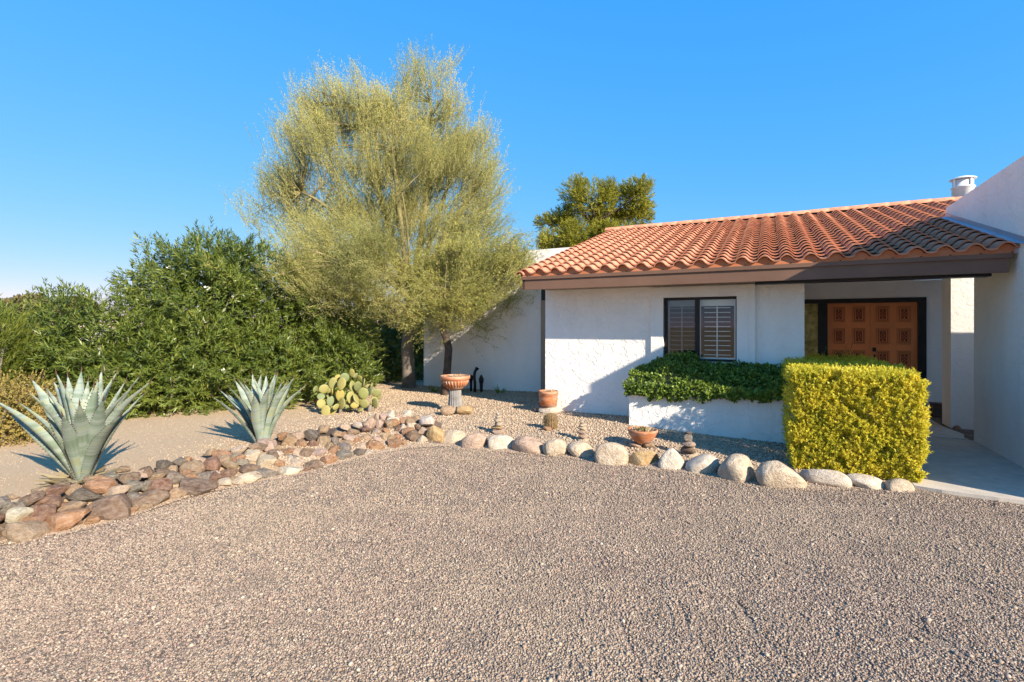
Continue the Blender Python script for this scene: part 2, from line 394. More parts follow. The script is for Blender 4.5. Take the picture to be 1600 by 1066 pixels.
# pebbles: real stones scattered over the drive and the bed
def pebble_protos(tagname, mat):
    c = bpy.data.collections.new(tagname)
    for i in range(7):
        bm = bmesh.new(); bmesh.ops.create_icosphere(bm, subdivisions=1, radius=1.0)
        for v in bm.verts:
            d = rnd_unit(1)[0]
            v.co = Vector((v.co.x*(1+.25*d[0]), v.co.y*(.78+.2*d[1]), v.co.z*(.62+.2*d[2])))
        me = bpy.data.meshes.new('pebble'); bm.to_mesh(me); bm.free(); me.materials.append(mat)
        me.polygons.foreach_set('use_smooth', [True]*len(me.polygons))
        c.objects.link(bpy.data.objects.new('pebble', me))
    return c
def scatter(name, P, size, mat, label):
    n = len(P)
    me = bpy.data.meshes.new(name); me.vertices.add(n); me.vertices.foreach_set('co', np.asarray(P, np.float32).ravel())
    a = me.attributes.new('size', 'FLOAT', 'POINT'); a.data.foreach_set('value', np.asarray(size, np.float32))
    r = me.attributes.new('turn', 'FLOAT_VECTOR', 'POINT')
    r.data.foreach_set('vector', np.stack([RNG.uniform(-.5, .5, n), RNG.uniform(-.5, .5, n), RNG.uniform(0, 6.28, n)], -1).astype(np.float32).ravel())
    o = bpy.data.objects.new(name, me); COL.objects.link(o); me.materials.append(mat)
    ng = bpy.data.node_groups.new(name, 'GeometryNodeTree')
    ng.interface.new_socket('Geometry', in_out='INPUT', socket_type='NodeSocketGeometry'); ng.interface.new_socket('Geometry', in_out='OUTPUT', socket_type='NodeSocketGeometry')
    N = ng.nodes; L = ng.links
    gi = N.new('NodeGroupInput'); go = N.new('NodeGroupOutput'); ip = N.new('GeometryNodeInstanceOnPoints')
    ci = N.new('GeometryNodeCollectionInfo'); ci.inputs['Collection'].default_value = pebble_protos(name + '_stones', mat)
    ci.inputs['Separate Children'].default_value = True; ci.inputs['Reset Children'].default_value = True
    sz = N.new('GeometryNodeInputNamedAttribute'); sz.data_type = 'FLOAT'; sz.inputs['Name'].default_value = 'size'
    tn = N.new('GeometryNodeInputNamedAttribute'); tn.data_type = 'FLOAT_VECTOR'; tn.inputs['Name'].default_value = 'turn'
    m2p = N.new('GeometryNodeMeshToPoints')
    L.new(gi.outputs[0], m2p.inputs['Mesh']); L.new(m2p.outputs[0], ip.inputs['Points']); L.new(ci.outputs[0], ip.inputs['Instance'])
    ip.inputs['Pick Instance'].default_value = True
    L.new(tn.outputs['Attribute'], ip.inputs['Rotation']); L.new(sz.outputs['Attribute'], ip.inputs['Scale']); L.new(ip.outputs[0], go.inputs[0])
    md = o.modifiers.new('scatter', 'NODES'); md.node_group = ng
    tag(o, label, 'gravel', kind='stuff')
    return o
def drive_points(y0, y1, dens):
    n = int((y1*y1-y0*y0)*1.12*dens)
    Y = np.sqrt(RNG.uniform(y0*y0, y1*y1, n)); X = RNG.uniform(-1.12, 1.12, n)*Y
    k = border_dist(X, Y) < .16
    k &= ~((UX*X+UY*Y > 1.38) & (.4472*X+.8944*Y > 6.2))
    return X[k], Y[k]
Xs, Ys, Ss = [], [], []
for (y0, y1, dens, smin, smax) in ((1.7, 3.2, 13000, .0032, .0085), (3.2, 4.6, 8000, .0042, .0088), (4.6, 8.2, 3600, .006, .010)):
    X, Y = drive_points(y0, y1, dens); Xs.append(X); Ys.append(Y); Ss.append(smin + (smax-smin)*RNG.random(len(X))**1.8)
X = np.concatenate(Xs); Y = np.concatenate(Ys); S = np.concatenate(Ss); big = RNG.random(len(S)) < .012; S = np.where(big, S*1.9, S)
scatter('gravel', np.stack([X, Y, np.where(border_dist(X, Y) > -.05, np.maximum(bed_z(X, Y), 0), drive_z(X, Y))+S*.35], -1), S, M['pebble'], 'grey and pink crushed gravel covering the open drive')
n = 120000
Y = np.sqrt(RNG.uniform(4.2**2, 13.5**2, n)); X = RNG.uniform(-1.05, .62, n)*Y
hu = UX*X+UY*Y; hv = .4472*X+.8944*Y
coarse = np.clip((X + 4.3 + RNG.normal(size=n)*.5)/1.6, .35, 1)
k = (border_dist(X, Y) > .15) & ~((hv > 8.45) & (hu > -3.6)) & (hv < 10.6) & ~((hv > 7.75) & (hu > -1.9)) & (hu < 1.3) & (RNG.random(n) < coarse)
X, Y = X[k], Y[k]; cf = np.clip((X+4.3)/1.6, 0, 1); S = (.004+.005*cf) + (.004+.007*cf)*RNG.random(len(X))**2
scatter('bed_gravel', np.stack([X, Y, bed_z(X, Y)+S*.35], -1), S, M['pebble_tan'], 'loose tan gravel around the pots and cactus in front of the house')

# ------------------------------------------------------------------ the house
HOFF = (-.5, 9.0, 0.0)
house = empty('house', H(HOFF[0], HOFF[1], 0), math.atan2(UY, UX))
tag(house, 'white stucco bungalow with clay tile roof, shuttered window and carved double door', 'house')
def hb(): return MB(HOFF)
WV = 8.485      # front wall plane
def wall_open(mb, u0, u1, z0, z1, v, depth, openings):
    """wall slab facing -v with rectangular openings [(ua,ub,za,zb)], one clean mesh with reveals"""
    us = sorted({u0, u1, *[o[0] for o in openings], *[o[1] for o in openings]}); zs = sorted({z0, z1, *[o[2] for o in openings], *[o[3] for o in openings]})
    def inside(a, b):
        return any(o[0]-1e-6 <= a and b[0] <= o[1]+1e-6 and o[2]-1e-6 <= b[1] and b[2] <= o[3]+1e-6 for o in openings)
    for i in range(len(us)-1):
        for j in range(len(zs)-1):
            a, b, c, d = us[i], us[i+1], zs[j], zs[j+1]
            if inside(a, (b, c, d)): continue
            mb.add([(a, v, c), (b, v, c), (b, v, d), (a, v, d)], [(0, 1, 2, 3)])
            mb.add([(a, v+depth, c), (b, v+depth, c), (b, v+depth, d), (a, v+depth, d)], [(3, 2, 1, 0)])
    for (a, b, c, d) in [(u0, u1, z0, z1)] + list(openings):
        for (p, q) in (((a, c), (b, c)), ((b, c), (b, d)), ((b, d), (a, d)), ((a, d), (a, c))):
            mb.add([(p[0], v, p[1]), (q[0], v, q[1]), (q[0], v+depth, q[1]), (p[0], v+depth, p[1])], [(0, 1, 2, 3)])
WU0, WU1, WZ0, WZ1 = -1.508, -.423, 1.07, 2.08
m = hb(); wall_open(m, -3.574, .47, -.2, 2.50, WV, .2, [(WU0, WU1, WZ0, WZ1)]); m.build('front_wall', M['stucco'], house)
m = hb(); wall_open(m, -1.70, -.257, -.2, 2.245, WV-.045, .0449, [(WU0+.001, WU1-.001, WZ0+.001, WZ1-.001)]); m.build('window_surround', M['stucco_smooth'], house)
m = hb(); m.box((-.256, WV-.065, -.2), (-.171, WV-.0005, 2.246)); m.build('pilaster', M['stucco_smooth'], house)
m = hb(); m.box((-3.574, WV+.2, -.2), (-3.37, 18.8, 2.4)); m.add([(-3.574, 7.95, 2.4), (-3.574, 18.8, 2.4), (-3.574, 13.4, 4.02), (-3.37, 7.95, 2.4), (-3.37, 18.8, 2.4), (-3.37, 13.4, 4.02)], [(0, 1, 2), (5, 4, 3), (0, 2, 5, 3), (1, 4, 5, 2), (0, 3, 4, 1)])
m.build('end_wall', M['stucco_smooth'], house)
m = hb(); m.box((.27, WV+.2, -.2), (.47, 12.4, 2.5)); m.build('porch_side_wall', M['stucco_smooth'], house)
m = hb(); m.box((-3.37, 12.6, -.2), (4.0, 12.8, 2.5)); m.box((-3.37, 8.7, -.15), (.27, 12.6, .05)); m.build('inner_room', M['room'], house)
# entry: back wall with door opening
DV = 12.4; DU0, DU1, DZ0, DZ1 = .50, 2.73, .06, 2.19
m = hb(); wall_open(m, .27, 6.9, -.2, 2.52, DV, .2, [(DU0, DU1, DZ0, DZ1)]); m.build('entry_wall', M['stucco_smooth'], house)
m = hb(); m.box((6.5, 9.2001, -.2), (6.7, 12.399, 4.6)); m.build('sun_block_wall', M['stucco_smooth'], house)  # unseen high wall, added to keep direct sun off the entry door
m = hb(); m.box((2.55, 10.2, -.2), (3.3, 10.65, 2.5)); m.build('pillar', M['stucco_smooth'], house)
m = hb(); m.box((-3.5, 7.86, 2.262), (.47, WV, 2.30)); m.build('soffit', M['brown_pale'], house)
m = hb(); m.box((.4701, 8.22, 2.52), (2.548, 10.2, 2.56)); m.box((.4701, 10.2001, 2.521), (2.75, 12.39, 2.561)); m.box((2.7501, 10.66, 2.522), (3.6, 12.39, 2.562)); m.build('porch_ceiling', M['stucco_smooth'], house)
# garage wing
m = hb(); gp = [(6.08, -.2), (6.30, 2.42), (6.30, 2.70), (6.12, 2.80), (6.12, 3.52), (6.45, 3.52), (6.45, -.2)]; gn = len(gp)
m.add([(2.55, a, b) for a, b in gp] + [(9.5, a, b) for a, b in gp], [tuple(range(gn)), tuple(range(gn, 2*gn))[::-1]] + [(i, (i+1) % gn, gn+(i+1) % gn, gn+i) for i in range(gn)])
m.build('garage_front', M['stucco'], house)  # out of view; its lean and overhang are shaped for the shadow edge
m = hb(); m.box((2.55, 6.4501, -.2), (2.75, 9.2, 3.52)); m.box((2.55, 9.2001, 2.5), (2.75, 10.45, 3.52)); m.box((2.7501, 6.4501, 2.3), (9.5, 6.65, 3.52)); m.box((2.7501, 8.98, -.2), (9.5, 9.2, 2.6)); m.box((2.7501, 6.65, 2.6), (9.5, 9.2, 2.75)); m.box((9.3, 6.65, -.2), (9.5, 8.98, 2.6))
m.build('garage_wall', M['stucco'], house)
# fascia, header
m = hb(); m.box((-3.70, 7.80, 2.235), (2.47, 7.855, 2.40)); fas = m.build('fascia', M['brown'], house)
m = hb(); m.box((-3.715, 7.776, 2.4002), (2.50, 7.86, 2.452)); m.build('drip_edge', M['brown'], fas)
m = hb(); m.box((-.165, 7.93, 2.205), (2.36, 8.10, 2.42)); m.build('header_beam', M['dark'], house)
zr = lambda v: 2.482 + .295*(v-7.76)
m = hb()
for (va, vb) in ((7.87, 13.4), (18.9, 13.4)):
    za, zb = zr(va) if va < 13.4 else zr(7.9), zr(13.4)
    for (ua, ub) in (((-3.70, 2.549), ) if va < 13 else ((-3.70, 3.6), )):
        m.add([(ua, va, za-.05), (ub, va, za-.05), (ub, vb, zb-.05), (ua, vb, zb-.05), (ua, va, za-.012), (ub, va, za-.012), (ub, vb, zb-.012), (ua, vb, zb-.012)],
              [(0, 3, 2, 1), (4, 5, 6, 7), (0, 1, 5, 4), (1, 2, 6, 5), (2, 3, 7, 6), (3, 0, 4, 7)])
ua, ub, va, vb = 2.5495, 3.6, 10.46, 13.4
m.add([(ua, va, zr(va)-.05), (ub, va, zr(va)-.05), (ub, vb, zr(vb)-.05), (ua, vb, zr(vb)-.05), (ua, va, zr(va)-.012), (ub, va, zr(va)-.012), (ub, vb, zr(vb)-.012), (ua, vb, zr(vb)-.012)],
      [(0, 3, 2, 1), (4, 5, 6, 7), (0, 1, 5, 4), (1, 2, 6, 5), (2, 3, 7, 6), (3, 0, 4, 7)])
roof = m.build('roof', M['brown'], house)
# S-tiles
TW, TE, TL = .277, .2565, .33
SL = math.atan(.295)
def tile_mesh():
    seg = 12; V = []; F = []
    def prof(s):
        if s < .60: return .066*math.sin(math.pi*s/.60)**.8
        return -.014*math.sin(math.pi*(s-.60)/.40)
    rows = []
    for (y, dz, th) in ((0, .041, 0), (TL, .000, 0), (0, .041, -.019), (.14, .026, -.019)):
        rows.append(len(V))
        for k in range(seg+1):
            s = k/seg; V.append((s*TW*1.03 - TW/2, y, prof(s) + dz + th))
    for k in range(seg):
        F.append((k, k+1, rows[1]+k+1, rows[1]+k))
        F.append((rows[2]+k, rows[2]+k+1, k+1, k))
        F.append((rows[3]+k, rows[3]+k+1, rows[2]+k+1, rows[2]+k))
    me = bpy.data.meshes.new('roof_tile'); me.from_pydata(V, [], F); me.materials.append(M['tile']); me.update()
    me.polygons.foreach_set('use_smooth', [i % 3 == 0 for i in range(len(me.polygons))])
    return me
TM = tile_mesh(); tv = np.array([v.co[:] for v in TM.vertices]); tf = np.array([p.vertices[:] for p in TM.polygons])
spots = []
for c in range(26):
    u = -3.735 + TW*(c+.5)
    for r in range(22):
        v = 7.755 + TE*r
        if u > 2.55 and v < 10.46: continue
        spots.append((u, v))
def vis(u, v):
    p = H(u, v, zr(v)); return -(p.y) if u < 2.55 or v > 11.5 else -99
spots.sort(key=lambda s: -vis(*s))
camh = lambda s: H(s[0], s[1]).length
MXT = lambda u, v, j: Matrix.Translation((u-HOFF[0], v-HOFF[1], zr(v))) @ Matrix.Rotation(SL - .022 + j[0], 4, 'X') @ Matrix.Rotation(j[1], 4, 'Z')
mid = None
for i, (u, v) in enumerate(spots[:300]):
    o = bpy.data.objects.new('roof_tile', TM); COL.objects.link(o); o.parent = roof
    o.matrix_local = MXT(u + random.gauss(0, .002), v + random.gauss(0, .003), (random.gauss(0, .004), random.gauss(0, .008)))
parts = []
for (u, v) in spots[300:]:
    mx = np.array(MXT(u + random.gauss(0, .002), v + random.gauss(0, .003), (random.gauss(0, .004), random.gauss(0, .008))))
    parts.append((tv @ mx[:3, :3].T + mx[:3, 3], tf, np.full(len(tf), random.random())))
V, Q, T = merge(parts); o = np_mesh('roof_tiling', V, Q, M['tile'], roof, T); o['kind'] = 'stuff'
# rake roll tiles and ridge caps
def cap_mesh(name, r, L, n=9, th=.016):
    V = []; F = []
    for (y, rr) in ((0, r), (L, r*.90), (0, r-th), (L, r*.9-th)):
        for k in range(n+1):
            a = math.pi*k/n; V.append((y, math.cos(a)*rr, math.sin(a)*rr*.85))
    for k in range(n):
        F.append((k, k+1, n+1+k+1, n+1+k)); F.append((k, 2*(n+1)+k, 2*(n+1)+k+1, k+1))
    me = bpy.data.meshes.new(name); me.from_pydata(V, [], F); me.materials.append(M['tile']); me.update()
    me.polygons.foreach_set('use_smooth', [i % 2 == 0 for i in range(len(me.polygons))]); return me
RM = cap_mesh('ridge_tile', .115, .40)
m = hb(); m.box((-3.71, 13.33, zr(13.4)-.06), (3.6, 13.47, zr(13.4)+.075)); m.build('ridge_board', M['dark'], roof)
for i in range(21):
    u = 3.75 - .362*i
    o = bpy.data.objects.new('ridge_tile', RM); COL.objects.link(o); o.parent = roof
    o.matrix_local = Matrix.Translation((u-HOFF[0], 13.4-HOFF[1], zr(13.4)+.03+random.gauss(0, .003))) @ Matrix.Rotation(math.pi, 4, 'Z') @ Matrix.Rotation(-.02, 4, 'Y')
KM = cap_mesh('rake_tile', .075, .33)
for i in range(22):
    v = 7.73 + TE*i
    o = bpy.data.objects.new('rake_tile', KM); COL.objects.link(o); o.parent = roof
    o.matrix_local = Matrix.Translation((-3.725-HOFF[0], v-HOFF[1], zr(v)+.004)) @ Matrix.Rotation(SL-.02, 4, 'X') @ Matrix.Rotation(math.pi/2, 4, 'Z')
m = hb(); m.box((-3.73, 7.785, 2.4525), (2.52, 7.80, 2.50)); 
for c in range(23):
    u = -3.735 + TW*c; vv = []; n = 8
    for k in range(n+1):
        s = k/n; vv.append((u+s*TW*.6, 7.786, 2.50)); vv.append((u+s*TW*.6, 7.786, 2.50 + .062*math.sin(math.pi*s)**.8))
    m.add(vv, [(2*k, 2*k+2, 2*k+3, 2*k+1) for k in range(n)])
m.build('eave_closure', M['closure'], roof)
bm_ = hb()
for c in range(23): bm_.tube([(-3.6+TW*c, 7.786, 2.463), (-3.6+TW*c, 7.772, 2.463)], .007, 6)
o = bm_.build('closure_bolts', M['dark'], roof); o['kind'] = 'stuff'
m = hb()
m.add([(2.545, 7.55, zr(7.55)+.10), (2.545, 10.47, zr(10.47)+.10), (2.545, 10.47, zr(10.47)+.165), (2.545, 7.55, zr(7.55)+.165), (2.488, 7.72, zr(7.72)+.088), (2.488, 10.47, zr(10.47)+.088)], [(0, 1, 2, 3), (4, 5, 1, 0)])
m.box((2.40, 7.79, 2.45), (2.549, 7.86, 2.52))
m.build('flashing', M['flash'], roof)
m = hb(); m.add([(-3.705, 7.80, 2.245), (-3.705, 13.4, zr(13.4)-.22), (-3.705, 13.4, zr(13.4)-.02), (-3.705, 7.80, 2.47), (-3.66, 7.80, 2.245), (-3.66, 13.4, zr(13.4)-.22), (-3.66, 13.4, zr(13.4)-.02), (-3.66, 7.80, 2.47)],
    [(0, 3, 2, 1), (4, 5, 6, 7), (0, 1, 5, 4), (2, 3, 7, 6), (0, 4, 7, 3), (1, 2, 6, 5)]); m.build('rake_board', M['brown'], house)
# flue
fl = empty('flue', (3.7-HOFF[0], 14.0-HOFF[1], 0)); fl.parent = house
m = MB(); m.lathe([(.185, 3.2), (.185, 4.55), (.205, 4.56), (.205, 4.58), (.175, 4.585), (.175, 4.72), (.0, 4.72)], 24); m.build('flue_pipe', M['metal_white'], fl, True)
m = MB(); m.lathe([(0, 4.80), (.12, 4.795), (.225, 4.755), (.23, 4.74), (.0, 4.74)], 24); m.build('flue_cap', M['metal_white'], fl)
m = MB()
for k in range(4): a = k*math.pi/2+.5; m.box((math.cos(a)*.19-.015, math.sin(a)*.19-.015, 4.57), (math.cos(a)*.19+.015, math.sin(a)*.19+.015, 4.74))
m.build('flue_bracket', M['metal_white'], fl)
# window: frame with sub-parts
win = empty('window', (0, 0, 0)); win.parent = house
FV = WV + .05
m = hb(); fw = .035
m.box((WU0+.002, FV, WZ0+.002), (WU0+.05, FV+.06, WZ1-.002)); m.box((WU1-.02, FV, WZ0+.002), (WU1-.002, FV+.06, WZ1-.002))
m.box((WU0+.0501, FV, WZ1-.04), (WU1-.0201, FV+.06, WZ1-.002)); m.box((WU0+.0501, FV, WZ0+.002), (WU1-.0201, FV+.06, WZ0+.035)); m.box((-1.035, FV-.004, WZ0+.036), (-.965, FV+.055, WZ1-.041))
m.build('window_frame', M['dark'], win)
m = hb(); m.box((WU0, WV-.06, WZ0-.05), (WU1, WV+.049, WZ0)); m.build('window_sill', M['white'], win)
m = hb(); m.add([(WU0+.05, FV+.03, WZ0+.03), (-1.034, FV+.03, WZ0+.03), (-1.034, FV+.03, WZ1-.04), (WU0+.05, FV+.03, WZ1-.04)], [(0, 1, 2, 3)]); m.build('glass_pane', M['screen'], win)
m = hb(); m.add([(-.966, FV+.02, WZ0+.03), (WU1-.02, FV+.02, WZ0+.03), (WU1-.02, FV+.02, WZ1-.04), (-.966, FV+.02, WZ1-.04)], [(0, 1, 2, 3)]); m.build('glass_pane', M['glass'], win)
SV = FV + .10
lou = None
for (a, b) in ((WU0+.03, -1.0), (-1.0, WU1+.0)):
    m = hb()
    m.box((a, SV, WZ0+.0), (a+.045, SV+.03, WZ1)); m.box((b-.045, SV, WZ0), (b, SV+.03, WZ1)); m.box((a+.0451, SV, WZ1-.14), (b-.0451, SV+.03, WZ1)); m.box((a+.0451, SV, WZ0), (b-.0451, SV+.03, WZ0+.06))
    c_ = (a+b)/2; m.box((c_-.008, SV-.045, WZ0+.07), (c_+.008, SV-.034, WZ1-.15)); m.build('shutter_panel', M['white'], win)
    for k in range(11):
        zc = WZ0+.10+.074*k
        if lou is None:
            mm = MB(); w = (b-a)/2-.048; mm.box((-w, -.032, -.0045), (w, .032, .0045)); lou = mm.build('louver', M['white'], win); o = lou
        else:
            o = lou.copy(); COL.objects.link(o); o.parent = win
        o.location = (c_-HOFF[0], SV+.012-HOFF[1], zc); o.rotation_euler = (R(-3+random.gauss(0, 1)), 0, 0)
# entry door set
m = hb()
m.box((DU0+.002, DV-.03, DZ0), (DU0+.06, DV+.15, DZ1-.002)); m.box((.93, DV-.03, DZ0), (1.10, DV+.15, DZ1-.09)); m.box((2.60, DV-.03, DZ0), (DU1-.002, DV+.15, DZ1-.09)); m.box((DU0+.0601, DV-.03, DZ1-.088), (DU1-.002, DV+.15, DZ1-.002))
m.build('door_frame', M['dark'], house)
sl = empty('sidelight', (0, 0, 0)); sl.parent = house
m = hb(); m.box((DU0+.06, DV+.03, DZ0), (.93, DV+.05, DZ1-.09)); m.build('glass_pane', M['amber'], sl)
pan = None
for di, (a, b) in enumerate(((1.102, 1.842), (1.846, 2.598))):
    m = hb(); m.box((a, DV+.03, DZ0+.01), (b, DV+.075, DZ1-.092)); dr = m.build('door', M['door'], house)
    for cu in (.20, .545):
        for r in range(4):
            zc = 1.87 - .445*r
            if pan is None:
                mm = MB()
                def ring(w, h, t, y0, y1):
                    mm.box((-w, y0, -h), (w, y1, -h+t)); mm.box((-w, y0, h-t), (w, y1, h)); mm.box((-w, y0, -h+t+.0002), (-w+t, y1, h-t-.0002)); mm.box((w-t, y0, -h+t+.0002), (w, y1, h-t-.0002))
                ring(.118, .168, .014, -.016, .0); ring(.094, .144, .013, -.013, .0); ring(.066, .116, .013, -.016, .0)
                for (x, z) in ((0, 0), (0, .055), (0, -.055), (.027, .028), (-.027, .028), (.027, -.028), (-.027, -.028), (0, .085), (0, -.085)):
                    mm.add([(x-.015, 0, z), (x, 0, z-.017), (x+.015, 0, z), (x, 0, z+.017), (x, -.016, z)], [(0, 1, 4), (1, 2, 4), (2, 3, 4), (3, 0, 4)])
                pan = mm.build('carved_panel', M['door'], dr); o = pan
                mg = MB(); mg.box((-.119, -.002, -.169), (.119, .001, .169)); pgd = mg.build('panel_recess', M['door_dark'], dr); g = pgd
            else:
                o = pan.copy(); COL.objects.link(o); o.parent = dr; g = pgd.copy(); COL.objects.link(g); g.parent = dr
            o.location = (a+cu-HOFF[0], DV+.0285-HOFF[1], zc); g.location = o.location
    if di == 1:
        m = hb(); m.box((a+.03, DV-.005, 1.12), (a+.085, DV+.0298, 1.20)); m.box((a+.04, DV-.004, .78), (a+.075, DV+.0298, 1.06)); m.tube([(a+.057, DV-.0, 1.03), (a+.057, DV-.05, 1.0), (a+.057, DV-.05, .86), (a+.057, DV-.0, .83)], .011, 8); m.build('door_handle', M['black'], dr)
m = hb(); m.tube([(2.95, 10.205, .42), (2.95, 10.15, .42)], .028, 12); m.tube([(2.95, 10.16, .42), (2.95, 10.12, .38)], .016, 8); m.build('hose_tap', M['ped'], house)

# porch floor, walk
def slab(name, pts, z0, z1, mat):
    m = MB(); n = len(pts); m.add([H(u, v, z0) for u, v in pts] + [H(u, v, z1) for u, v in pts], [tuple(range(n))[::-1], tuple(range(n, 2*n))] + [(i, (i+1) % n, n+(i+1) % n, n+i) for i in range(n)])
    o = m.build(name, mat); o['kind'] = 'structure'; return o
slab('walk', [(1.30, 6.33), (1.50, 6.27), (1.9, 6.22), (2.548, 6.19), (2.548, 9.2), (1.28, 9.2)], -.08, .035, M['concrete'])
slab('garage_apron', [(2.5485, 5.45), (6, 5.40), (6, 5.995), (2.5485, 5.995)], -.08, .03, M['concrete'])
slab('porch_floor', [(.471, 9.205), (2.45, 9.205), (2.548, 9.6), (2.46, 10.2), (2.46, 12.39), (.471, 12.39)], -.08, .05, M['concrete'])
m = MB(); m.box((-.14, -.1, 0), (.14, .1, .2)); m.box((-.15, -.11, .2), (.15, .11, .225)); crate = m.build('crate', M['brown'], loc=H(2.72, 11.4, .05)); crate.rotation_euler = (0, 0, math.atan2(UY, UX))
tag(crate, 'small dark brown box on the porch floor behind the entry pillar', 'box')

# tall wing wall behind the tree, with brown post
wl = MB((-6.1, 10.7, 0)); wl.box((-7.80, 10.6, -.2), (-3.58, 10.82, 3.36))
wing = wl.build('wing_wall', M['stucco_smooth'], loc=H(-6.1, 10.7)); wing.rotation_euler = (0, 0, math.atan2(UY, UX))
tag(wing, 'tall white stucco wall behind the trees beside the house end', 'wall')
pst = MB(); pst.box((-.085, -.06, -.1), (.085, .06, 2.2)); post = pst.build('post', M['brown_pale'], loc=H(-4.40, 10.45)); post.rotation_euler = (0, 0, math.atan2(UY, UX))
pp = MB(); pp.box((-.07, -.075, 2.2), (.09, .075, 2.62)); pp.build('post_cap', M['dark'], post)
tag(post, 'weathered brown timber post with dark cap between wing wall and house corner', 'post')

# planter box
pl = MB((-.8, 7.77, 0)); pu0, pu1, pv0, pv1, ph = -1.89, .42, 7.77, 8.43, .645
for (a, b, c, d) in ((pu0, pu1, pv0, pv0+.12), (pu0, pu0+.12, pv0+.1201, pv1), (pu1-.12, pu1, pv0+.1201, pv1)):
    pl.box((a, c, -.2), (b, d, ph))
planter = empty('planter_wall', H(-.8, 7.77), math.atan2(UY, UX)); tag(planter, 'low white stucco planter wall below the shuttered window', 'planter')
pl.build('wall', M['stucco'], planter)
so = MB((-.8, 7.77, 0)); so.box((pu0+.1205, pv0+.1205, -.1), (pu1-.1205, pv1-.01, ph-.08)); so.build('soil', M['soil'], planter)

# ------------------------------------------------------------------ foliage makers
def shoots(B, D, ln, nl, L, W, a0=70, a1=22, fold=.15):
    n = len(B); t = np.linspace(.12, 1, nl)[None, :, None]
    P = B[:, None, :] + D[:, None, :]*(ln[:, None, None]*t)
    D2 = np.repeat(D[:, None, :], nl, 1).reshape(-1, 3); P = P.reshape(-1, 3)
    ang = np.radians(a0 + (a1-a0)*np.repeat(t, n, 0).reshape(-1)) + RNG.normal(size=n*nl)*.15
    pr = unit(np.cross(D2, rnd_unit(n*nl)))
    d = D2*np.cos(ang)[:, None] + pr*np.sin(ang)[:, None]; d[:, 2] -= .08
    ls = L*RNG.uniform(.65, 1.2, n*nl); V, Q = leaf_quads(P, d, D2 + .3*rnd_unit(n*nl), ls, W*RNG.uniform(.75, 1.25, n*nl), fold)
    return V, Q, np.clip(RNG.normal(.5, .2, n*nl), 0, 1)
def blob_surface(c, r, n, p=2.5, rmin=.55, zmin=.05):
    d = rnd_unit(n); q = (np.abs(d)**p).sum(1)**(1/p); d = d/q[:, None]
    f = 1 - (1-rmin)*RNG.random(n)**2.2
    P = np.asarray(c) + d*np.asarray(r)*f[:, None]
    nrm = unit(np.sign(d)*np.abs(d)**(p-1)/np.asarray(r)); k = P[:, 2] > zmin
    return P[k], nrm[k]
def shrub(name, base, blobs, mat, label, cat, group, per, leaf, up=.30, ln=.22, nl=16, stems=6, lump=.20, flowers=0, stem_mat=None, p=2.5):
    root = empty(name, base); tag(root, label, cat, group)
    parts = []; fl = []
    for (c, r) in blobs:
        area = 4*math.pi*((r[0]*r[1])**1.6/3 + (r[0]*r[2])**1.6/3 + (r[1]*r[2])**1.6/3)**(1/1.6)
        n = int(area*per); P, N = blob_surface(c, r, n, p)
        # uneven outline: push shoots in and out in clumps
        ph = P*3.1; k = np.sin(ph[:, 0]+1.3*ph[:, 2])*np.sin(ph[:, 1]*1.2+ph[:, 2]*.8) + .6*np.sin(P[:, 0]*7.3+P[:, 2]*6.1)
        P = P + N*(lump*k + RNG.normal(size=len(P))*.05)[:, None]
        D = unit(N*.8 + np.array([0, 0, up]) + .45*rnd_unit(len(P)))
        V, Q, T = shoots(P - D*ln*.55, D, ln*RNG.uniform(.6, 1.35, len(P)), nl, *leaf); parts.append((V, Q, T))
        if flowers:
            s = RNG.choice(len(P), min(flowers, len(P)), replace=False); fl.append((P[s] + D[s]*ln*.3, D[s]))
    V, Q, T = merge(parts); o = np_mesh('foliage', V, Q, mat, root, T, off=base); o['kind'] = 'stuff'
    parts = []
    for (c, r) in blobs:                                   # darker toned leaves filling the inside
        n = int(1500*r[0]*r[2]*r[1]*(1 if leaf[0] > .06 else 9)); d = rnd_unit(n)*RNG.random((n, 1))**.4*.78; P = np.array(c) + d*np.array(r); P = P[P[:, 2] > .04]
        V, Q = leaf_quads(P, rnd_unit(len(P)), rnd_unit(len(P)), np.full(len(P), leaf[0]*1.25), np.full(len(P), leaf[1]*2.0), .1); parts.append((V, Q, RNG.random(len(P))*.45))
    V, Q, T = merge(parts); o = np_mesh('inner_foliage', V, Q, mat, root, T, off=base); o['kind'] = 'stuff'
    m = MB()
    for k in range(stems):
        c, r = blobs[k % len(blobs)]; a = random.uniform(0, 6.28)
        e = Vector(c) + Vector((math.cos(a)*r[0]*.55, math.sin(a)*r[1]*.55, r[2]*.45)) - Vector(base)
        s = Vector((random.uniform(-.25, .25)+(c[0]-base[0])*.7, random.uniform(-.2, .2)+(c[1]-base[1])*.7, -.05))
        m.tube([s, s.lerp(e, .4)+Vector((random.gauss(0, .06), random.gauss(0, .06), .1)), s.lerp(e, .75), e], [.03, .024, .015, .005], 6)
    m.build('stem', stem_mat or M['bark'], root, True)
    if fl:
        P = np.concatenate([a for a, b in fl]); D = np.concatenate([b for a, b in fl]); n = len(P)
        parts = []
        for k in range(5):
            pr = unit(np.cross(D, rnd_unit(n))); V, Q = leaf_quads(P + .03*rnd_unit(n), pr+.4*D, D, np.full(n, .05), np.full(n, .04), .1, .6); parts.append((V, Q, RNG.random(n)))
        V, Q, T = merge(parts); o = np_mesh('blossom', V, Q, M['petal'], root, T, off=base); o['kind'] = 'stuff'
    return root
def pb(x, y, Z, rx, rz, ry):            # ellipsoid from its place in the photograph and its distance
    return (tuple(px(x, y, Z)), (rx*Z/FPX, ry, rz*Z/FPX))
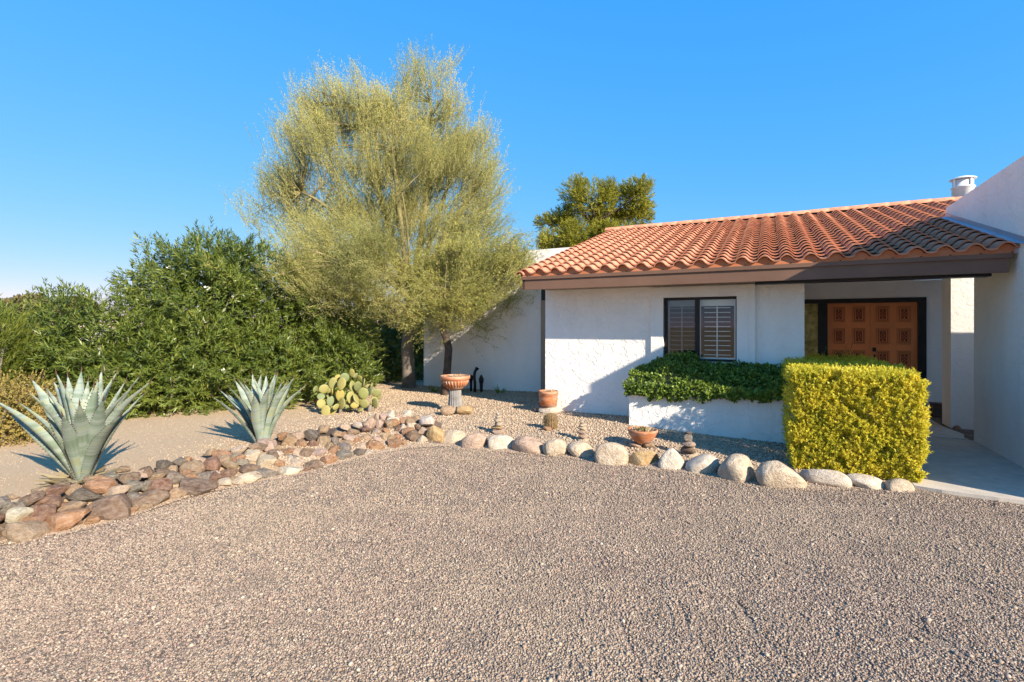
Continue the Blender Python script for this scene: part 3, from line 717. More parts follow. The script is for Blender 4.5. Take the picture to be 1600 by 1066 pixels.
OG = 'oleander shrubs forming the tall hedge'
OL = (.105, .020, 78, 24, .12)
def base_of(x, y): 
    Z = (CAMZ-.14)*FPX/(y-HY); p = px(x, y, Z); p.z = float(bed_z(p.x, p.y)); return tuple(p)
shrub('oleander', base_of(40, 668), [pb(25, 575, 9.0, 118, 100, .9), pb(-95, 580, 9.0, 80, 105, .9)], M['oleander'], 'low oleander behind the rusty mounded bush at the frame edge', 'shrub', OG, 84, OL, stems=8)
shrub('oleander', base_of(165, 664), [pb(150, 570, 8.9, 100, 112, .85), pb(210, 600, 8.6, 70, 80, .7)], M['oleander'], 'mid height oleander directly behind the big agave with the dry collar', 'shrub', OG, 88, OL, flowers=3)
shrub('oleander', base_of(300, 660), [pb(318, 500, 9.7, 100, 122, 1.0), pb(280, 580, 8.9, 90, 90, .7), pb(260, 455, 9.8, 50, 55, .6), pb(345, 425, 9.9, 60, 52, .7)], M['oleander'], 'tallest domed oleander with a few white flowers above the smaller agave', 'shrub', OG, 84, OL, flowers=9, stems=9)
shrub('oleander', base_of(420, 652), [pb(425, 510, 10.3, 85, 118, 1.0), pb(400, 590, 9.4, 80, 76, .7)], M['oleander'], 'oleander with tree twigs hanging over it, above the smaller agave and pear cactus', 'shrub', OG, 84, OL, flowers=1)
shrub('oleander', base_of(520, 625), [pb(505, 510, 11.0, 72, 100, 1.0), pb(510, 580, 10.2, 72, 62, .7)], M['oleander'], 'shaded oleander rising straight behind the prickly pear clump', 'shrub', OG, 84, OL)
shrub('oleander', base_of(612, 604), [pb(590, 545, 14.2, 68, 78, 1.2), pb(660, 545, 15.5, 60, 75, 1.0)], M['oleander'], 'darkest oleander at the hedge end behind the grey tree trunk', 'shrub', OG, 64, OL)
shrub('oleander', base_of(700, 601), [pb(640, 540, 17.5, 60, 70, 1.0), pb(575, 520, 16.5, 50, 70, 1.0)], M['oleander'], 'farthest oleander seen only past the grey trunk and the wing wall', 'shrub', OG, 64, OL)
shrub('mounded_bush', base_of(10, 712), [pb(10, 658, 6.6, 72, 62, .6), pb(-60, 660, 6.4, 60, 64, .6)], M['scrub'], 'low rounded bush with rusty brown and olive leaves beside the agave', 'bush', None, 520, (.03, .014, 70, 30, .1), up=.4, ln=.12, nl=12, lump=.05)
shrub('grassy_bush', base_of(-18, 690), [pb(-14, 560, 7.9, 46, 62, .5)], M['lime'], 'bright lime green feathery bush at the very edge of the hedge', 'bush', None, 190, (.10, .010, 50, 12, .05), up=.8, ln=.3, nl=20, lump=.08)

# ------------------------------------------------------------------ trees
def limb(m, pts, r0, r1, n=7):
    k = len(pts); m.tube(pts, [r0+(r1-r0)*i/(k-1) for i in range(k)], n)
def curve(a, b, bend, n=6):
    a, b = Vector(a), Vector(b); c = a.lerp(b, .5) + Vector(bend)
    return [(a.lerp(c, i/(n-1))).lerp(c.lerp(b, i/(n-1)), i/(n-1)) for i in range(n)]
def wispy_tree(name, base, fork, mains, blobs, centre, mat, label, trunk_pts, trunk_r, bark, limbbark, n_spray, n_twig, tw_len, n_leaf, leaf, up, droop=0.0, spread=.38, leaf_ang=.35, group=None):
    root = empty(name, base); tag(root, label, 'tree', group); b = Vector(base)
    m = MB(base); m.tube(trunk_pts, trunk_r, 12); m.build('trunk', M[bark], root, True)
    nodes = []
    m = MB(base)
    for (e, bend, r) in mains:
        pts = curve(fork, e, bend, 9); limb(m, pts, r, r*.22, 8)
        for i, p in enumerate(pts[2:]): nodes.append((p, r*(1-.09*(i+2))))
    tot = sum(r[0]*r[1]*r[2] for c, r in blobs); cen = Vector(centre)
    TP = []; TD = []
    NP = np.array([tuple(p) for p, r in nodes])
    for (c, r) in blobs:
        k = max(3, int(n_spray*(r[0]*r[1]*r[2])**.75/sum((q[0]*q[1]*q[2])**.75 for _, q in blobs)))
        d = rnd_unit(k); f = RNG.random(k)**(1/2.2)
        P = np.asarray(c) + d*np.asarray(r)*f[:, None]
        q = max(3, k//3); P = P[RNG.integers(0, q, k)] + RNG.normal(size=(k, 3))*.19*np.array([1, 1, .8])   # sprays gather in clumps along the limbs
        TP.append(P)
    TP = np.concatenate(TP)
    O = unit(TP - np.array(cen)); TD = unit(O*.75 + np.array([0, 0, up]) + .42*rnd_unit(len(TP)))
    for i, p in enumerate(TP):
        j = int(np.argmin(((NP-p)**2).sum(1) + .8*np.maximum(0, NP[:, 2]-p[2])**2)); s = Vector(NP[j]); e = Vector(p)
        ln = (e-s).length
        if ln < .15 or i % 2: continue
        limb(m, curve(s, e, Vector((random.gauss(0, .08), random.gauss(0, .08), .12*ln)), 5), min(.035, .01+.008*ln), .005, 5)
    lm = m.build('limb', M[limbbark], root, True)
    n = len(TP)*n_twig
    B = np.repeat(TP, n_twig, 0); D = np.repeat(TD, n_twig, 0)
    B = B + .16*RNG.normal(size=(n, 3)); D = unit(D + spread*rnd_unit(n)); ln = tw_len*RNG.uniform(.5, 1.35, n)
    B = B - D*(ln*.45)[:, None]
    Vt, Qt = leaf_quads(B, D, rnd_unit(n), ln, np.full(n, .007), 0, .3)
    ot = np_mesh('twigs', Vt, Qt, M[limbbark], root, off=base); ot['kind'] = 'stuff'
    t = RNG.random((n, n_leaf)); P = B[:, None, :] + D[:, None, :]*(ln[:, None]*t)[:, :, None]
    P[:, :, 2] -= droop*(ln[:, None]*t)**2
    P = P.reshape(-1, 3) + .018*RNG.normal(size=(n*n_leaf, 3)); D2 = np.repeat(D, n_leaf, 0).copy(); D2[:, 2] -= 2*droop*(np.repeat(ln, n_leaf)*t.ravel())
    d = unit(D2 + leaf_ang*rnd_unit(len(P)))
    V, Q = leaf_quads(P, d, rnd_unit(len(P)), leaf[0]*RNG.uniform(.6, 1.3, len(P)), np.full(len(P), leaf[1]), .2)
    T = np.clip(np.repeat(RNG.normal(.5, .16, n), n_leaf) + RNG.normal(size=len(P))*.12, 0, 1)
    o = np_mesh('crown', V, Q, mat, root, T, off=base); o['kind'] = 'stuff'
    return root
Zt = 12.6
def tb(x, y, rx, ry, dz=0.0, depth=None):
    k = (Zt)/FPX; return (tuple(px(x, y, Zt+dz)), (rx*k, (depth or min(rx, ry)*1.1)*k, ry*k))
tbase = px(640, 606, Zt); tbase.z = .05; tbase = tuple(tbase)
fork = tuple(px(641, 470, Zt))
wispy_tree('palo_verde', tbase, fork,
    [(px(560, 170, Zt), (-.3, .2, .6), .11), (px(672, 160, Zt+.3), (.3, .1, .4), .11), (px(610, 210, Zt-.8), (0, -.3, .5), .09), (px(470, 300, Zt-.3), (-.2, -.2, .9), .10), (px(745, 290, Zt), (.3, 0, .7), .10),
     (px(500, 390, Zt-.6), (-.3, -.2, .8), .07), (px(540, 300, Zt+.9), (0, .2, .8), .08), (px(720, 220, Zt+.8), (.2, .3, .6), .08), (px(628, 300, Zt-1.2), (.15, -.3, .3), .04), (px(540, 415, Zt-2.5), (-.2, -.6, .9), .06), (px(600, 440, Zt-2.2), (0, -.5, .6), .05)],
    [tb(545, 160, 72, 52), tb(515, 195, 52, 42), tb(672, 140, 42, 42), tb(700, 180, 34, 40), tb(610, 180, 60, 50), tb(590, 245, 125, 62), tb(490, 225, 45, 38), tb(470, 280, 62, 38), tb(450, 310, 55, 26), tb(535, 330, 110, 52), tb(720, 235, 60, 60), tb(742, 285, 58, 48),
     tb(735, 340, 60, 50), tb(640, 330, 95, 60), tb(620, 390, 120, 34, -.3), tb(700, 385, 70, 40, .3), tb(640, 260, 110, 70), tb(545, 425, 74, 30, -2.7), tb(500, 430, 52, 30, -2.8), tb(590, 448, 56, 30, -2.5), tb(560, 385, 84, 34, -1.9), tb(465, 400, 40, 26, -2.4), tb(540, 462, 46, 22, -2.8), tb(480, 395, 60, 34, -1.5), tb(610, 470, 30, 22, -2.0), tb(425, 285, 34, 20), tb(420, 325, 36, 16), tb(540, 400, 75, 36, -.3), tb(505, 420, 42, 34, -.4), tb(455, 345, 40, 26), tb(590, 400, 50, 34, -.3)],
    px(620, 400, Zt), M['paloverde'], 'tall wispy olive gold palo verde with grey trunk above the oleander hedge',
    [Vector(tbase) - Vector((0, 0, .2)), px(638, 575, Zt), px(636, 540, Zt), px(641, 500, Zt), fork], [.19, .15, .145, .13, .11], 'bark', 'bark_green',
    1000, 17, .60, 38, (.040, .0095), .50, 0.0, .36, .22)
# smaller drooping tree by the bowl
Zs = 11.4
def sb(x, y, rx, ry, dz=0.0):
    k = Zs/FPX; return (tuple(px(x, y, Zs+dz)), (rx*k, min(rx, ry)*1.2*k, ry*k))
sbase = px(696, 621, Zs); sbase.z = float(bed_z(sbase.x, sbase.y)); sbase = tuple(sbase); sfork = tuple(px(692, 515, Zs))
st = wispy_tree('drooping_tree', sbase, sfork,
    [(px(730, 420, Zs), (.1, 0, .3), .05), (px(670, 420, Zs), (-.1, .1, .4), .05), (px(775, 430, Zs-.1), (.1, -.1, .5), .045), (px(700, 400, Zs-.4), (0, -.2, .2), .045), (px(650, 450, Zs), (-.1, 0, .4), .035)],
    [sb(715, 425, 62, 42), sb(760, 425, 48, 38), sb(690, 465, 48, 42), sb(660, 440, 34, 42), sb(735, 470, 48, 32), sb(795, 470, 24, 22), sb(655, 500, 18, 26), sb(790, 410, 26, 26), sb(700, 505, 28, 20), sb(720, 388, 70, 24), sb(788, 398, 40, 24), sb(812, 436, 18, 28), sb(742, 505, 20, 14)],
    px(705, 500, Zs), M['feather'], 'small drooping tree with yellow green streamers growing behind the terracotta bowl',
    [Vector(sbase) - Vector((0, 0, .1)), px(697, 600, Zs), px(699, 575, Zs), px(701, 545, Zs), px(697, 527, Zs), sfork], [.12, .10, .085, .085, .08, .07], 'bark_dark', 'bark_green',
    260, 16, .5, 28, (.046, .010), .15, .55, .55, .42)
# pine behind the roof
Zp = 27.0
def pine():
    base = px(925, 520, Zp); base.z = 0; root = empty('pine_tree', base); tag(root, 'bushy yellow green pine showing above the far roof edge', 'tree')
    bl = [(897, 305, 20, 16), (930, 312, 34, 18), (975, 318, 30, 24), (993, 305, 16, 18), (880, 340, 28, 14), (925, 345, 40, 18), (985, 345, 26, 20), (865, 375, 26, 14), (905, 375, 40, 16), (950, 372, 34, 18), (860, 355, 14, 10), (1003, 325, 10, 16), (940, 395, 60, 20), (890, 400, 40, 16)]
    m = MB(tuple(base)); m.tube([base, px(922, 430, Zp), px(926, 370, Zp), px(935, 320, Zp)], [.3, .24, .15, .06], 8); m.build('trunk', M['bark_dark'], root, True)
    m = MB(tuple(base)); parts = []
    for (x, y, rx, ry) in bl:
        dz = random.uniform(-1, 1); c = px(x, y, Zp+dz); m.tube(curve(px(925, min(y+45, 430), Zp), c, (0, 0, -.2), 5), [.10, .08, .06, .04, .02], 6)
        k = Zp/FPX; n = int(1.5*rx*ry*.62); d = rnd_unit(n)*RNG.random((n, 1))**.4
        P = np.array(c) + d*np.array([rx*k, rx*k*.9, ry*k]); P = P + .22*np.sin(P*3.1+x)
        D = unit(d*np.array([1, 1, .8]) + np.array([0, 0, .55]) + .3*rnd_unit(n)); parts.append(shoots(P, D, np.full(n, .30), 12, .20, .030, 60, 18, .1))
    m.build('limb', M['bark_dark'], root, True)
    V, Q, T = merge(parts); o = np_mesh('crown', V, Q, M['pine'], root, T, off=tuple(base)); o['kind'] = 'stuff'
pine()
for (x, y, Z, r, lab) in ((50, 485, 70, 42, 'broad rounded far tree peeking over the low oleander'), (118, 486, 95, 30, 'flat brown topped far tree peeking beyond the hedge dip'), (-10, 490, 80, 30, 'small far tree half cut by the picture edge')):
    base = px(x, 530, Z); base.z = 0; root = empty('far_tree', base); tag(root, lab, 'tree', 'distant trees beyond the hedge')
    k = Z/FPX; c = px(x, y, Z); n = 9000; d = rnd_unit(n)*RNG.random((n, 1))**.35; P = np.array(c) + d*np.array([r*k, r*k, 20*k]); P = P + .4*np.sin(P*1.3)
    V, Q = leaf_quads(P, rnd_unit(n), rnd_unit(n), np.full(n, .55), np.full(n, .3), .1); o = np_mesh('crown', V, Q, M['far'], root, RNG.random(n), off=tuple(base)); o['kind'] = 'stuff'
    m = MB(); m.tube([(0, 0, 0), (0, 0, c.z)], [.3, .15], 7); m.build('trunk', M['bark'], root)

# ------------------------------------------------------------------ clipped hedge and planter mound
hr = empty('clipped_hedge', H(.82, 7.9), math.atan2(UY, UX)); tag(hr, 'square clipped yellow green hedge between the walk and the planter', 'hedge')
def hedge():
    u0, u1, v0, v1, z1, rr = .21, 1.42, 6.40, 9.7, 1.12, .09
    parts = []
    def emit(n, f):
        a = RNG.random((n, 2)); P, N = f(a)
        # round the arrises and make the clipped surface uneven
        q = np.clip(P, [u0+rr, v0+rr, -1], [u1-rr, v1-rr, z1-rr]); d = P-q; l = np.linalg.norm(d, axis=1, keepdims=True)
        P = np.where(l > rr, q + d/np.maximum(l, 1e-6)*rr, P); N = np.where(l > rr*.5, unit(d+1e-9), N)
        w = .016*np.sin(P[:, 0]*9+P[:, 2]*7)*np.sin(P[:, 1]*8-P[:, 2]*6+1) + .012*RNG.normal(size=n)
        w2 = np.where(np.sin(P[:, 0]*13+2*np.sin(P[:, 2]*9))*np.sin(P[:, 2]*11+P[:, 0]*4) > .70, -.075, 0)
        taper = np.where(P[:, 2] < .3, -(.3-P[:, 2])*.18, 0)
        P = P + N*(w + w2 + taper)[:, None] + N*(RNG.random(n)**3*-.06)[:, None]
        D = unit(N*.65 + np.array([0, 0, .75]) + .45*rnd_unit(n)); ln = .058*RNG.uniform(.5, 1.5, n)
        parts.append(shoots(P - D*ln[:, None]*.5, D, ln, 11, .027, .015, 75, 30, .12))
    emit(4600, lambda a: (np.stack([u0+(u1-u0)*a[:, 0], np.full(len(a), v0), .04+(z1-.04)*a[:, 1]], -1), np.tile([0, -1., 0], (len(a), 1))))
    emit(3400, lambda a: (np.stack([u0+(u1-u0)*a[:, 0], v0+(v1-v0)*a[:, 1]**1.4, np.full(len(a), z1)], -1), np.tile([0, 0, 1.], (len(a), 1))))
    emit(1700, lambda a: (np.stack([np.full(len(a), u0), v0+(v1-v0)*a[:, 0]**1.3, .04+(z1-.04)*a[:, 1]], -1), np.tile([-1., 0, 0], (len(a), 1))))
    emit(1500, lambda a: (np.stack([np.full(len(a), u1), v0+(v1-v0)*a[:, 0]**1.3, .04+(z1-.04)*a[:, 1]], -1), np.tile([1., 0, 0], (len(a), 1))))
    V, Q, T = merge(parts); o = np_mesh('foliage', V, Q, M['box'], hr, T, off=(.82, 7.9, 0)); o['kind'] = 'stuff'
    # twiggy inside
    n = 2600; P = np.stack([RNG.uniform(u0+.1, u1-.1, n), RNG.uniform(v0+.08, v1-.1, n), RNG.uniform(.02, .8, n)], -1)
    V, Q = leaf_quads(P, unit(np.array([0, 0, 1.]) + .6*rnd_unit(n)), rnd_unit(n), RNG.uniform(.15, .35, n), np.full(n, .012), 0, .3)
    o = np_mesh('twigs', V, Q, M['bark'], hr, off=(.82, 7.9, 0)); o['kind'] = 'stuff'
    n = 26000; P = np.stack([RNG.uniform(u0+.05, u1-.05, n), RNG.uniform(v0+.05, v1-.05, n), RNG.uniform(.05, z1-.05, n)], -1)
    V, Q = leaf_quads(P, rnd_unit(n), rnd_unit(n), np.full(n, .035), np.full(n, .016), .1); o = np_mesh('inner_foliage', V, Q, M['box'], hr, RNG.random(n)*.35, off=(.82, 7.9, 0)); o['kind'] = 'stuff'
    # a few long sprouts on top
    m = [];
    for (u, v) in ((.95, 8.9), (1.02, 8.8), (1.0, 9.0), (.8, 9.1)):
        B = np.tile([u, v, z1-.03], (5, 1)) + .04*RNG.normal(size=(5, 3)); D = unit(np.array([0, 0, 1.]) + .35*rnd_unit(5)); m.append(shoots(B, D, RNG.uniform(.12, .22, 5), 14, .03, .012, 50, 20))
    V, Q, T = merge(m); o = np_mesh('sprouts', V, Q, M['lime'], hr, T, off=(.82, 7.9, 0)); o['kind'] = 'stuff'
hedge()
md = empty('planter_shrub', H(-.8, 8.1, .56), math.atan2(UY, UX)); tag(md, 'glossy dark green mounding plant spilling over the white planter wall', 'shrub')
def mound():
    n = 2700; u = RNG.uniform(-1.93, .46, n); s = RNG.random(n)
    top = np.interp(u, [-2.0, -1.75, -1.5, -1.32, -1.1, -.9, -.6, -.2, .15, .46], [.88, .96, 1.08, 1.20, 1.17, 1.06, 1.02, 1.05, 1.0, .93])
    front = np.interp(u, [-2.0, -1.85, -1.6, -1.3, -1.0, -.8, -.4, .46], [.56, .60, .57, .52, .57, .60, .625, .63]) + .03*np.sin(u*17)
    v = np.where(s < .30, 7.735 + .02*RNG.normal(size=n), 7.735 + (s-.30)/.70*.66)
    k = np.clip((v-7.735)/.66, 0, 1)
    zf = .80 + .06*np.sin(u*5)
    z = np.where(s < .30, front + (zf-front)*(s/.30), zf + (top-zf)*np.sin(k*math.pi/2)**.8)
    bump = .045*np.sin(u*11+v*6)*np.sin(v*13+z*5)
    P = np.stack([u, v - .07*np.sin(np.clip((z-.55)/.3, 0, 1)*math.pi)*(s < .3), z+bump], -1)
    N = unit(np.stack([.0*u, np.where(s < .3, -1.0, -.55), np.where(s < .3, .35, .8)], -1) + .2*rnd_unit(n))
    P = P - N*(RNG.random(n)**2*.10)[:, None]
    D = unit(N + .5*rnd_unit(n) + np.array([0, 0, .2]))
    V, Q, T = shoots(P - D*.02, D, np.full(n, .05), 12, .046, .024, 85, 30, .12)
    o = np_mesh('foliage', V, Q, M['mound'], md, T, off=(-.8, 8.1, .56)); o['kind'] = 'stuff'
    m = MB()
    for k in range(9): a = random.uniform(-1, 1.1); m.tube([(a, 0, -.03), (a+random.gauss(0, .1), -.1, .15), (a+random.gauss(0, .15), -.2+random.random()*.3, .32)], [.012, .009, .004], 5)
    m.build('stem', M['bark'], md)
mound()

# ------------------------------------------------------------------ rocks
def rock_mesh(i, angular, pw=2.0):
    rs = np.random.default_rng(100+i)
    bm = bmesh.new(); bmesh.ops.create_icosphere(bm, subdivisions=3, radius=1.0)
    planes = [(unit(rs.normal(size=3)), rs.uniform(.50, .86)) for _ in range(int(5+9*angular))]
    fr = rs.normal(size=(4, 3))*1.5; phs = rs.uniform(0, 6, 4)
    for v in bm.verts:
        p = np.array(v.co); q = (np.abs(p)**pw).sum()**(1/pw); p = p/q
        p = p*(1 + .07*sum(math.sin(float(fr[k] @ p)+phs[k]) for k in range(4))*(1 if angular > .5 else .8))
        for (nn, d) in planes:
            e = float(nn @ p) - d*(1 if angular > .5 else 1.12)
            if e > 0: p = p - nn*e*(.92 if angular > .5 else .75)
        v.co = p
    xs = np.array([v.co[:] for v in bm.verts]); lo, hi = xs.min(0), xs.max(0)
    for v in bm.verts: v.co = (np.array(v.co)-(lo+hi)/2)/((hi-lo)/2)
    bmesh.ops.recalc_face_normals(bm, faces=bm.faces)
    me = bpy.data.meshes.new('rock' if angular > .5 else 'boulder'); bm.to_mesh(me); bm.free(); me.materials.append(M['rock'] if angular > .5 else M['boulder'])
    me.polygons.foreach_set('use_smooth', [True]*len(me.polygons))
    if angular > .5: me.set_sharp_from_angle(angle=R(24))
    return me
ROCKS = [rock_mesh(i, .7+.05*(i % 6), 2.2) for i in range(12)]
ROUND = [rock_mesh(40+i, .15, 2.25) for i in range(8)]
PAL = {'t': (.38, .25, .145), 'o': (.40, .20, .09), 'r': (.23, .105, .06), 'b': (.19, .115, .07), 'g': (.22, .185, .15), 'd': (.10, .075, .06), 'w': (.74, .63, .50), 'p': (.52, .36, .265), 'c': (.66, .52, .37), 'y': (.52, .33, .13)}
BACKX = np.array([-120, 0, 110, 240, 320, 400, 450, 520, 600, 650, 690]); BACKY = np.array([800, 785, 752, 722, 700, 686, 668, 660, 644, 643, 652])
def pile_Z(x, y):
    yf = np.interp(x, BX, BY); yb = np.interp(x, BACKX, BACKY); zt = np.interp(x, [0, 450, 690], [.24, .30, .32])
    Zf = CAMZ*FPX/(yf-HY); Zb = (CAMZ-zt)*FPX/(yb-HY); t = (yf-y)/(yf-yb)
    return Zf + (Zb-Zf)*t, t
RL = """32 834 67 34 t|95 817 60 32 o|161 799 74 40 b|225 786 58 30 b|22 808 34 24 w|7 795 24 20 g|58 803 46 25 r|109 794 42 16 t|45 782 37 20 b|79 788 33 20 r|77 771 39 18 r|127 775 57 18 d|150 761 47 23 o|178 771 39 21 p|110 767 26 18 t
208 780 33 18 g|204 764 28 20 g|225 761 20 18 g|245 762 36 24 r|168 747 29 14 g|199 750 31 23 b|225 742 26 23 b|240 747 26 13 t|270 747 30 22 g|251 738 24 10 b|253 728 21 15 d|267 733 19 11 t|295 752 23 21 o|300 766 60 26 b|270 773 32 20 t|295 732 38 19 t|306 739 22 13 t|316 747 23 19 g|328 730 32 29 r|335 748 25 17 r|355 740 31 15 r
357 727 29 15 t|344 711 29 14 o|349 720 25 17 t|366 715 19 13 g|371 705 28 12 c|385 733 36 15 b|377 724 21 12 g|391 714 31 19 c|385 750 40 22 c|350 756 28 16 c|412 725 35 21 c|416 742 39 19 g|434 727 21 18 o|450 738 38 15 w|415 696 36 19 p|425 710 23 15 b|447 710 25 16 o|450 720 15 15 w|464 711 21 19 p|461 725 22 12 c|479 712 18 24 b|470 696 21 16 o|450 692 24 21 t|487 697 17 18 r|484 681 28 21 d|465 682 21 14 p|487 729 34 17 b|514 721 24 19 o|496 711 25 16 p
512 699 19 14 t|504 691 21 19 t|520 705 19 14 o|522 691 13 17 g|537 701 29 16 g|536 714 31 15 g|562 709 28 16 d|544 686 26 14 p|541 694 25 10 t|562 699 23 13 p|587 700 25 17 o|614 696 26 17 o|575 697 16 18 o|602 685 16 16 t|587 677 16 12 p|602 675 14 12 o|571 672 16 12 r|550 676 19 9 t|580 662 15 19 p|558 665 16 11 w|592 664 11 16 p|610 650 16 14 w|612 661 24 17 w|597 654 14 14 p|627 671 15 16 w|640 662 17 14 t|636 650 17 16 w|644 684 24 24 b|667 660 31 20 w|660 675 16 12 p|660 688 13 15 w|652 667 13 11 b|620 685 12 13 o|630 692 12 11 o|610 686 14 12 t|632 677 13 13 o|525 678 22 10 t|538 668 18 10 p|505 671 20 11 t|570 685 20 12 t|588 688 18 12 p|555 690 18 10 o|590 651 12 12 p|622 655 12 12 p|650 656 14 12 t|535 680 16 9 o|430 703 18 11 t|395 700 20 11 t|325 708 20 10 t|310 722 22 11 p|280 722 22 11 g|288 740 18 12 o|235 757 18 12 t|190 735 24 10 t|140 748 22 10 t|95 758 24 11 b|60 768 24 11 t|28 790 22 12 g|15 778 22 10 t|440 683 18 12 o"""
wb = base_of(340, 740); rw = empty('rock_border', wb); tag(rw, 'low dry stacked border of mixed brown and pale rocks edging the agave bed', 'rock border')
WB = Vector(wb)
def put_rock(x, y, w, h, c, i, extra=1.0):
    Z, t = pile_Z(x, y); p = px(x, y, Z); s = Z/FPX
    o = bpy.data.objects.new('rock', ROCKS[i % 12]); COL.objects.link(o); o.parent = rw
    rx, rz = w*s/2*1.0, h*s/2*1.06; ry = max(rz*1.1, (rx*.55+rz*.5))*extra
    o.location = p + Vector((0, ry*.35, 0)) - WB; o.scale = (rx, ry, rz)
    o.rotation_euler = (random.gauss(0, .12), random.gauss(0, .16), random.gauss(0, .25))
    k = PAL[c]; j = random.uniform(.85, 1.12); o.color = (k[0]*j, k[1]*j*random.uniform(.96, 1.04), k[2]*j*random.uniform(.92, 1.06), 1)
i = 0
for row in RL.replace('\n', '|').split('|'):
    a = row.split(); put_rock(*[float(q) for q in a[:4]], a[4], i); i += 1
for k in range(46):                                    # smaller filler stones wedged between
    x = random.uniform(0, 672); yf = np.interp(x, BX, BY); yb = np.interp(x, BACKX, BACKY); y = yf + (yb-yf)*random.uniform(.12, .95)
    put_rock(x, y+5, random.uniform(12, 24)*(1+.4*(x < 250)), random.uniform(9, 15), random.choice('ttoorbgpc'), i, 1.0); i += 1
for k, (x, y, w, h, c) in enumerate(((-35, 850, 70, 40, 'b'), (-95, 868, 80, 44, 't'), (-40, 815, 60, 26, 'r'), (-20, 790, 50, 20, 'g'), (-90, 830, 60, 26, 'o'), (-70, 800, 50, 24, 't'))): put_rock(x, y, w, h, c, i); i += 1
# earth core under the stones
cx_ = np.linspace(-140, 690, 60); P0, P1, P2 = [], [], []
for x in cx_:
    yf = np.interp(x, BX, BY); yb = np.interp(x, BACKX, BACKY); zt = np.interp(x, [0, 450, 690], [.24, .30, .32])
    Zf = CAMZ*FPX/(yf-HY)+.07; Zb = (CAMZ-zt)*FPX/(yb-HY)+.05
    r = (x-CX)/FPX; P0.append((r*Zf, Zf, -.02)); P1.append((r*Zb, Zb, zt-.09)); P2.append((r*(Zb+.22), Zb+.22, .10))
V = np.array(P0+P1+P2); n = len(cx_); Q = [(k, k+1, n+k+1, n+k) for k in range(n-1)] + [(n+k, n+k+1, 2*n+k+1, 2*n+k) for k in range(n-1)]
np_mesh('earth_core', V, np.array(Q), M['rubble_earth'], rw, off=wb)

BO = [(681, 680, 31, 31, 'y', 'mustard tan boulder leaning against the end of the rock border'), (707, 683, 43, 25, 'c', 'pale boulder between the mustard one and the mauve one'),
 (741, 689, 41, 27, 'p', 'mauve brown boulder, the darkest of the boulder row'), (783, 692, 40, 26, 'w', 'cream white boulder in front of the five stone cairn'),
 (824, 696, 49, 29, 'p', 'long rounded pinkish boulder just before the small spiny cactus'), (867, 700, 37, 30, 'c', 'egg shaped cream boulder with brown patch nearest the spiny cactus'),
 (906, 704, 41, 28, 'c', 'pale boulder standing in front of the cairn with thin flat stones'), (955, 709, 51, 37, 'c', 'sloping boulder with tan left face and whitish right face'),
 (1005, 716, 49, 28, 'y', 'angular honey coloured boulder beneath the low terracotta bowl'), (1049, 718, 44, 36, 'w', 'pointed pale boulder with a peaked top'),
 (1098, 726, 52, 31, 'w', 'whitish boulder with rusty pits in front of the shaded cairn'), (1153, 731, 63, 41, 'c', 'big smooth oval boulder before the planter wall'),
 (1221, 743, 73, 43, 'c', 'largest blocky boulder at the corner of the clipped hedge'), (1290, 746, 66, 30, 'w', 'long low pale boulder at the foot of the clipped hedge'),
 (1354, 754, 58, 25, 'w', 'flat whitish boulder under the middle of the clipped hedge'), (1402, 759, 41, 26, 'c', 'small last oval boulder of the row beside the walk')]
for k, (x, y, w, h, c, lab) in enumerate(BO):
    yb = y + h/2 - 2; Z = CAMZ*FPX/(yb-HY) + .10; s = Z/FPX; p = px(x, y, Z)
    o = bpy.data.objects.new('boulder', ROUND[k % 8] if k not in (0, 8) else ROCKS[k % 5]); COL.objects.link(o)
    o.location = p + Vector((0, 0, -.02)); o.scale = (w*s/2*1.03, w*s/2*.8, h*s/2*1.16); o.rotation_euler = (random.gauss(0, .08), random.gauss(0, .07), random.gauss(0, .25))
    if k == 9:
        bmx = bmesh.new(); bmx.from_mesh(o.data)
        for v in bmx.verts:
            f = 1 - .45*max(0, v.co.z+.1); v.co.x *= f; v.co.y *= f
        me = bpy.data.meshes.new('boulder'); bmx.to_mesh(me); bmx.free(); me.materials.append(M['rock']); me.polygons.foreach_set('use_smooth', [True]*len(me.polygons)); o.data = me
    q = PAL[c]; j = random.uniform(.92, 1.08); o.color = (q[0]*j, q[1]*j, q[2]*j, 1)
    tag(o, lab, 'boulder', 'boulders edging the gravel drive')

def gpoint(x, y):
    """point of the bed surface seen at a pixel"""
    Z = CAMZ*FPX/(y-HY)
    for _ in range(12):
        z = float(bed_z((x-CX)/FPX*Z, Z)); Z = (CAMZ-z)*FPX/(y-HY)
    p = px(x, y, Z); return p
def stone(parent, loc, sc, c, i, name='stone', rot=0.0):
    o = bpy.data.objects.new(name, ROUND[i % 8]); COL.objects.link(o)
    if parent: o.parent = parent
    o.location = loc; o.scale = sc; o.rotation_euler = (random.gauss(0, .04), random.gauss(0, .05), rot)
    q = PAL[c]; o.color = (*q, 1); return o
CG = 'small stacked stone cairns in the gravel bed'
def cairn(x, y, spec, lab):
    p = gpoint(x, y); s = p.y/FPX; root = empty('cairn', p); tag(root, lab, 'cairn', CG); z = -.01
    for i, (w, h, c, dx) in enumerate(spec):
        r = h*s/2; stone(root, (dx*s, 0, z+r), (w*s/2, w*s/2*.8, r*1.12), c, i+random.randint(0, 7), rot=random.uniform(0, 3)); z += 2*r
cairn(778, 677, [(21, 8, 'p', 0), (21, 5, 'y', -1), (19, 6, 'c', 2), (14, 6, 'c', 0), (10, 4, 'c', 1), (7, 4, 'w', 0)], 'cairn of six pale flat stones standing free in sunlit gravel')
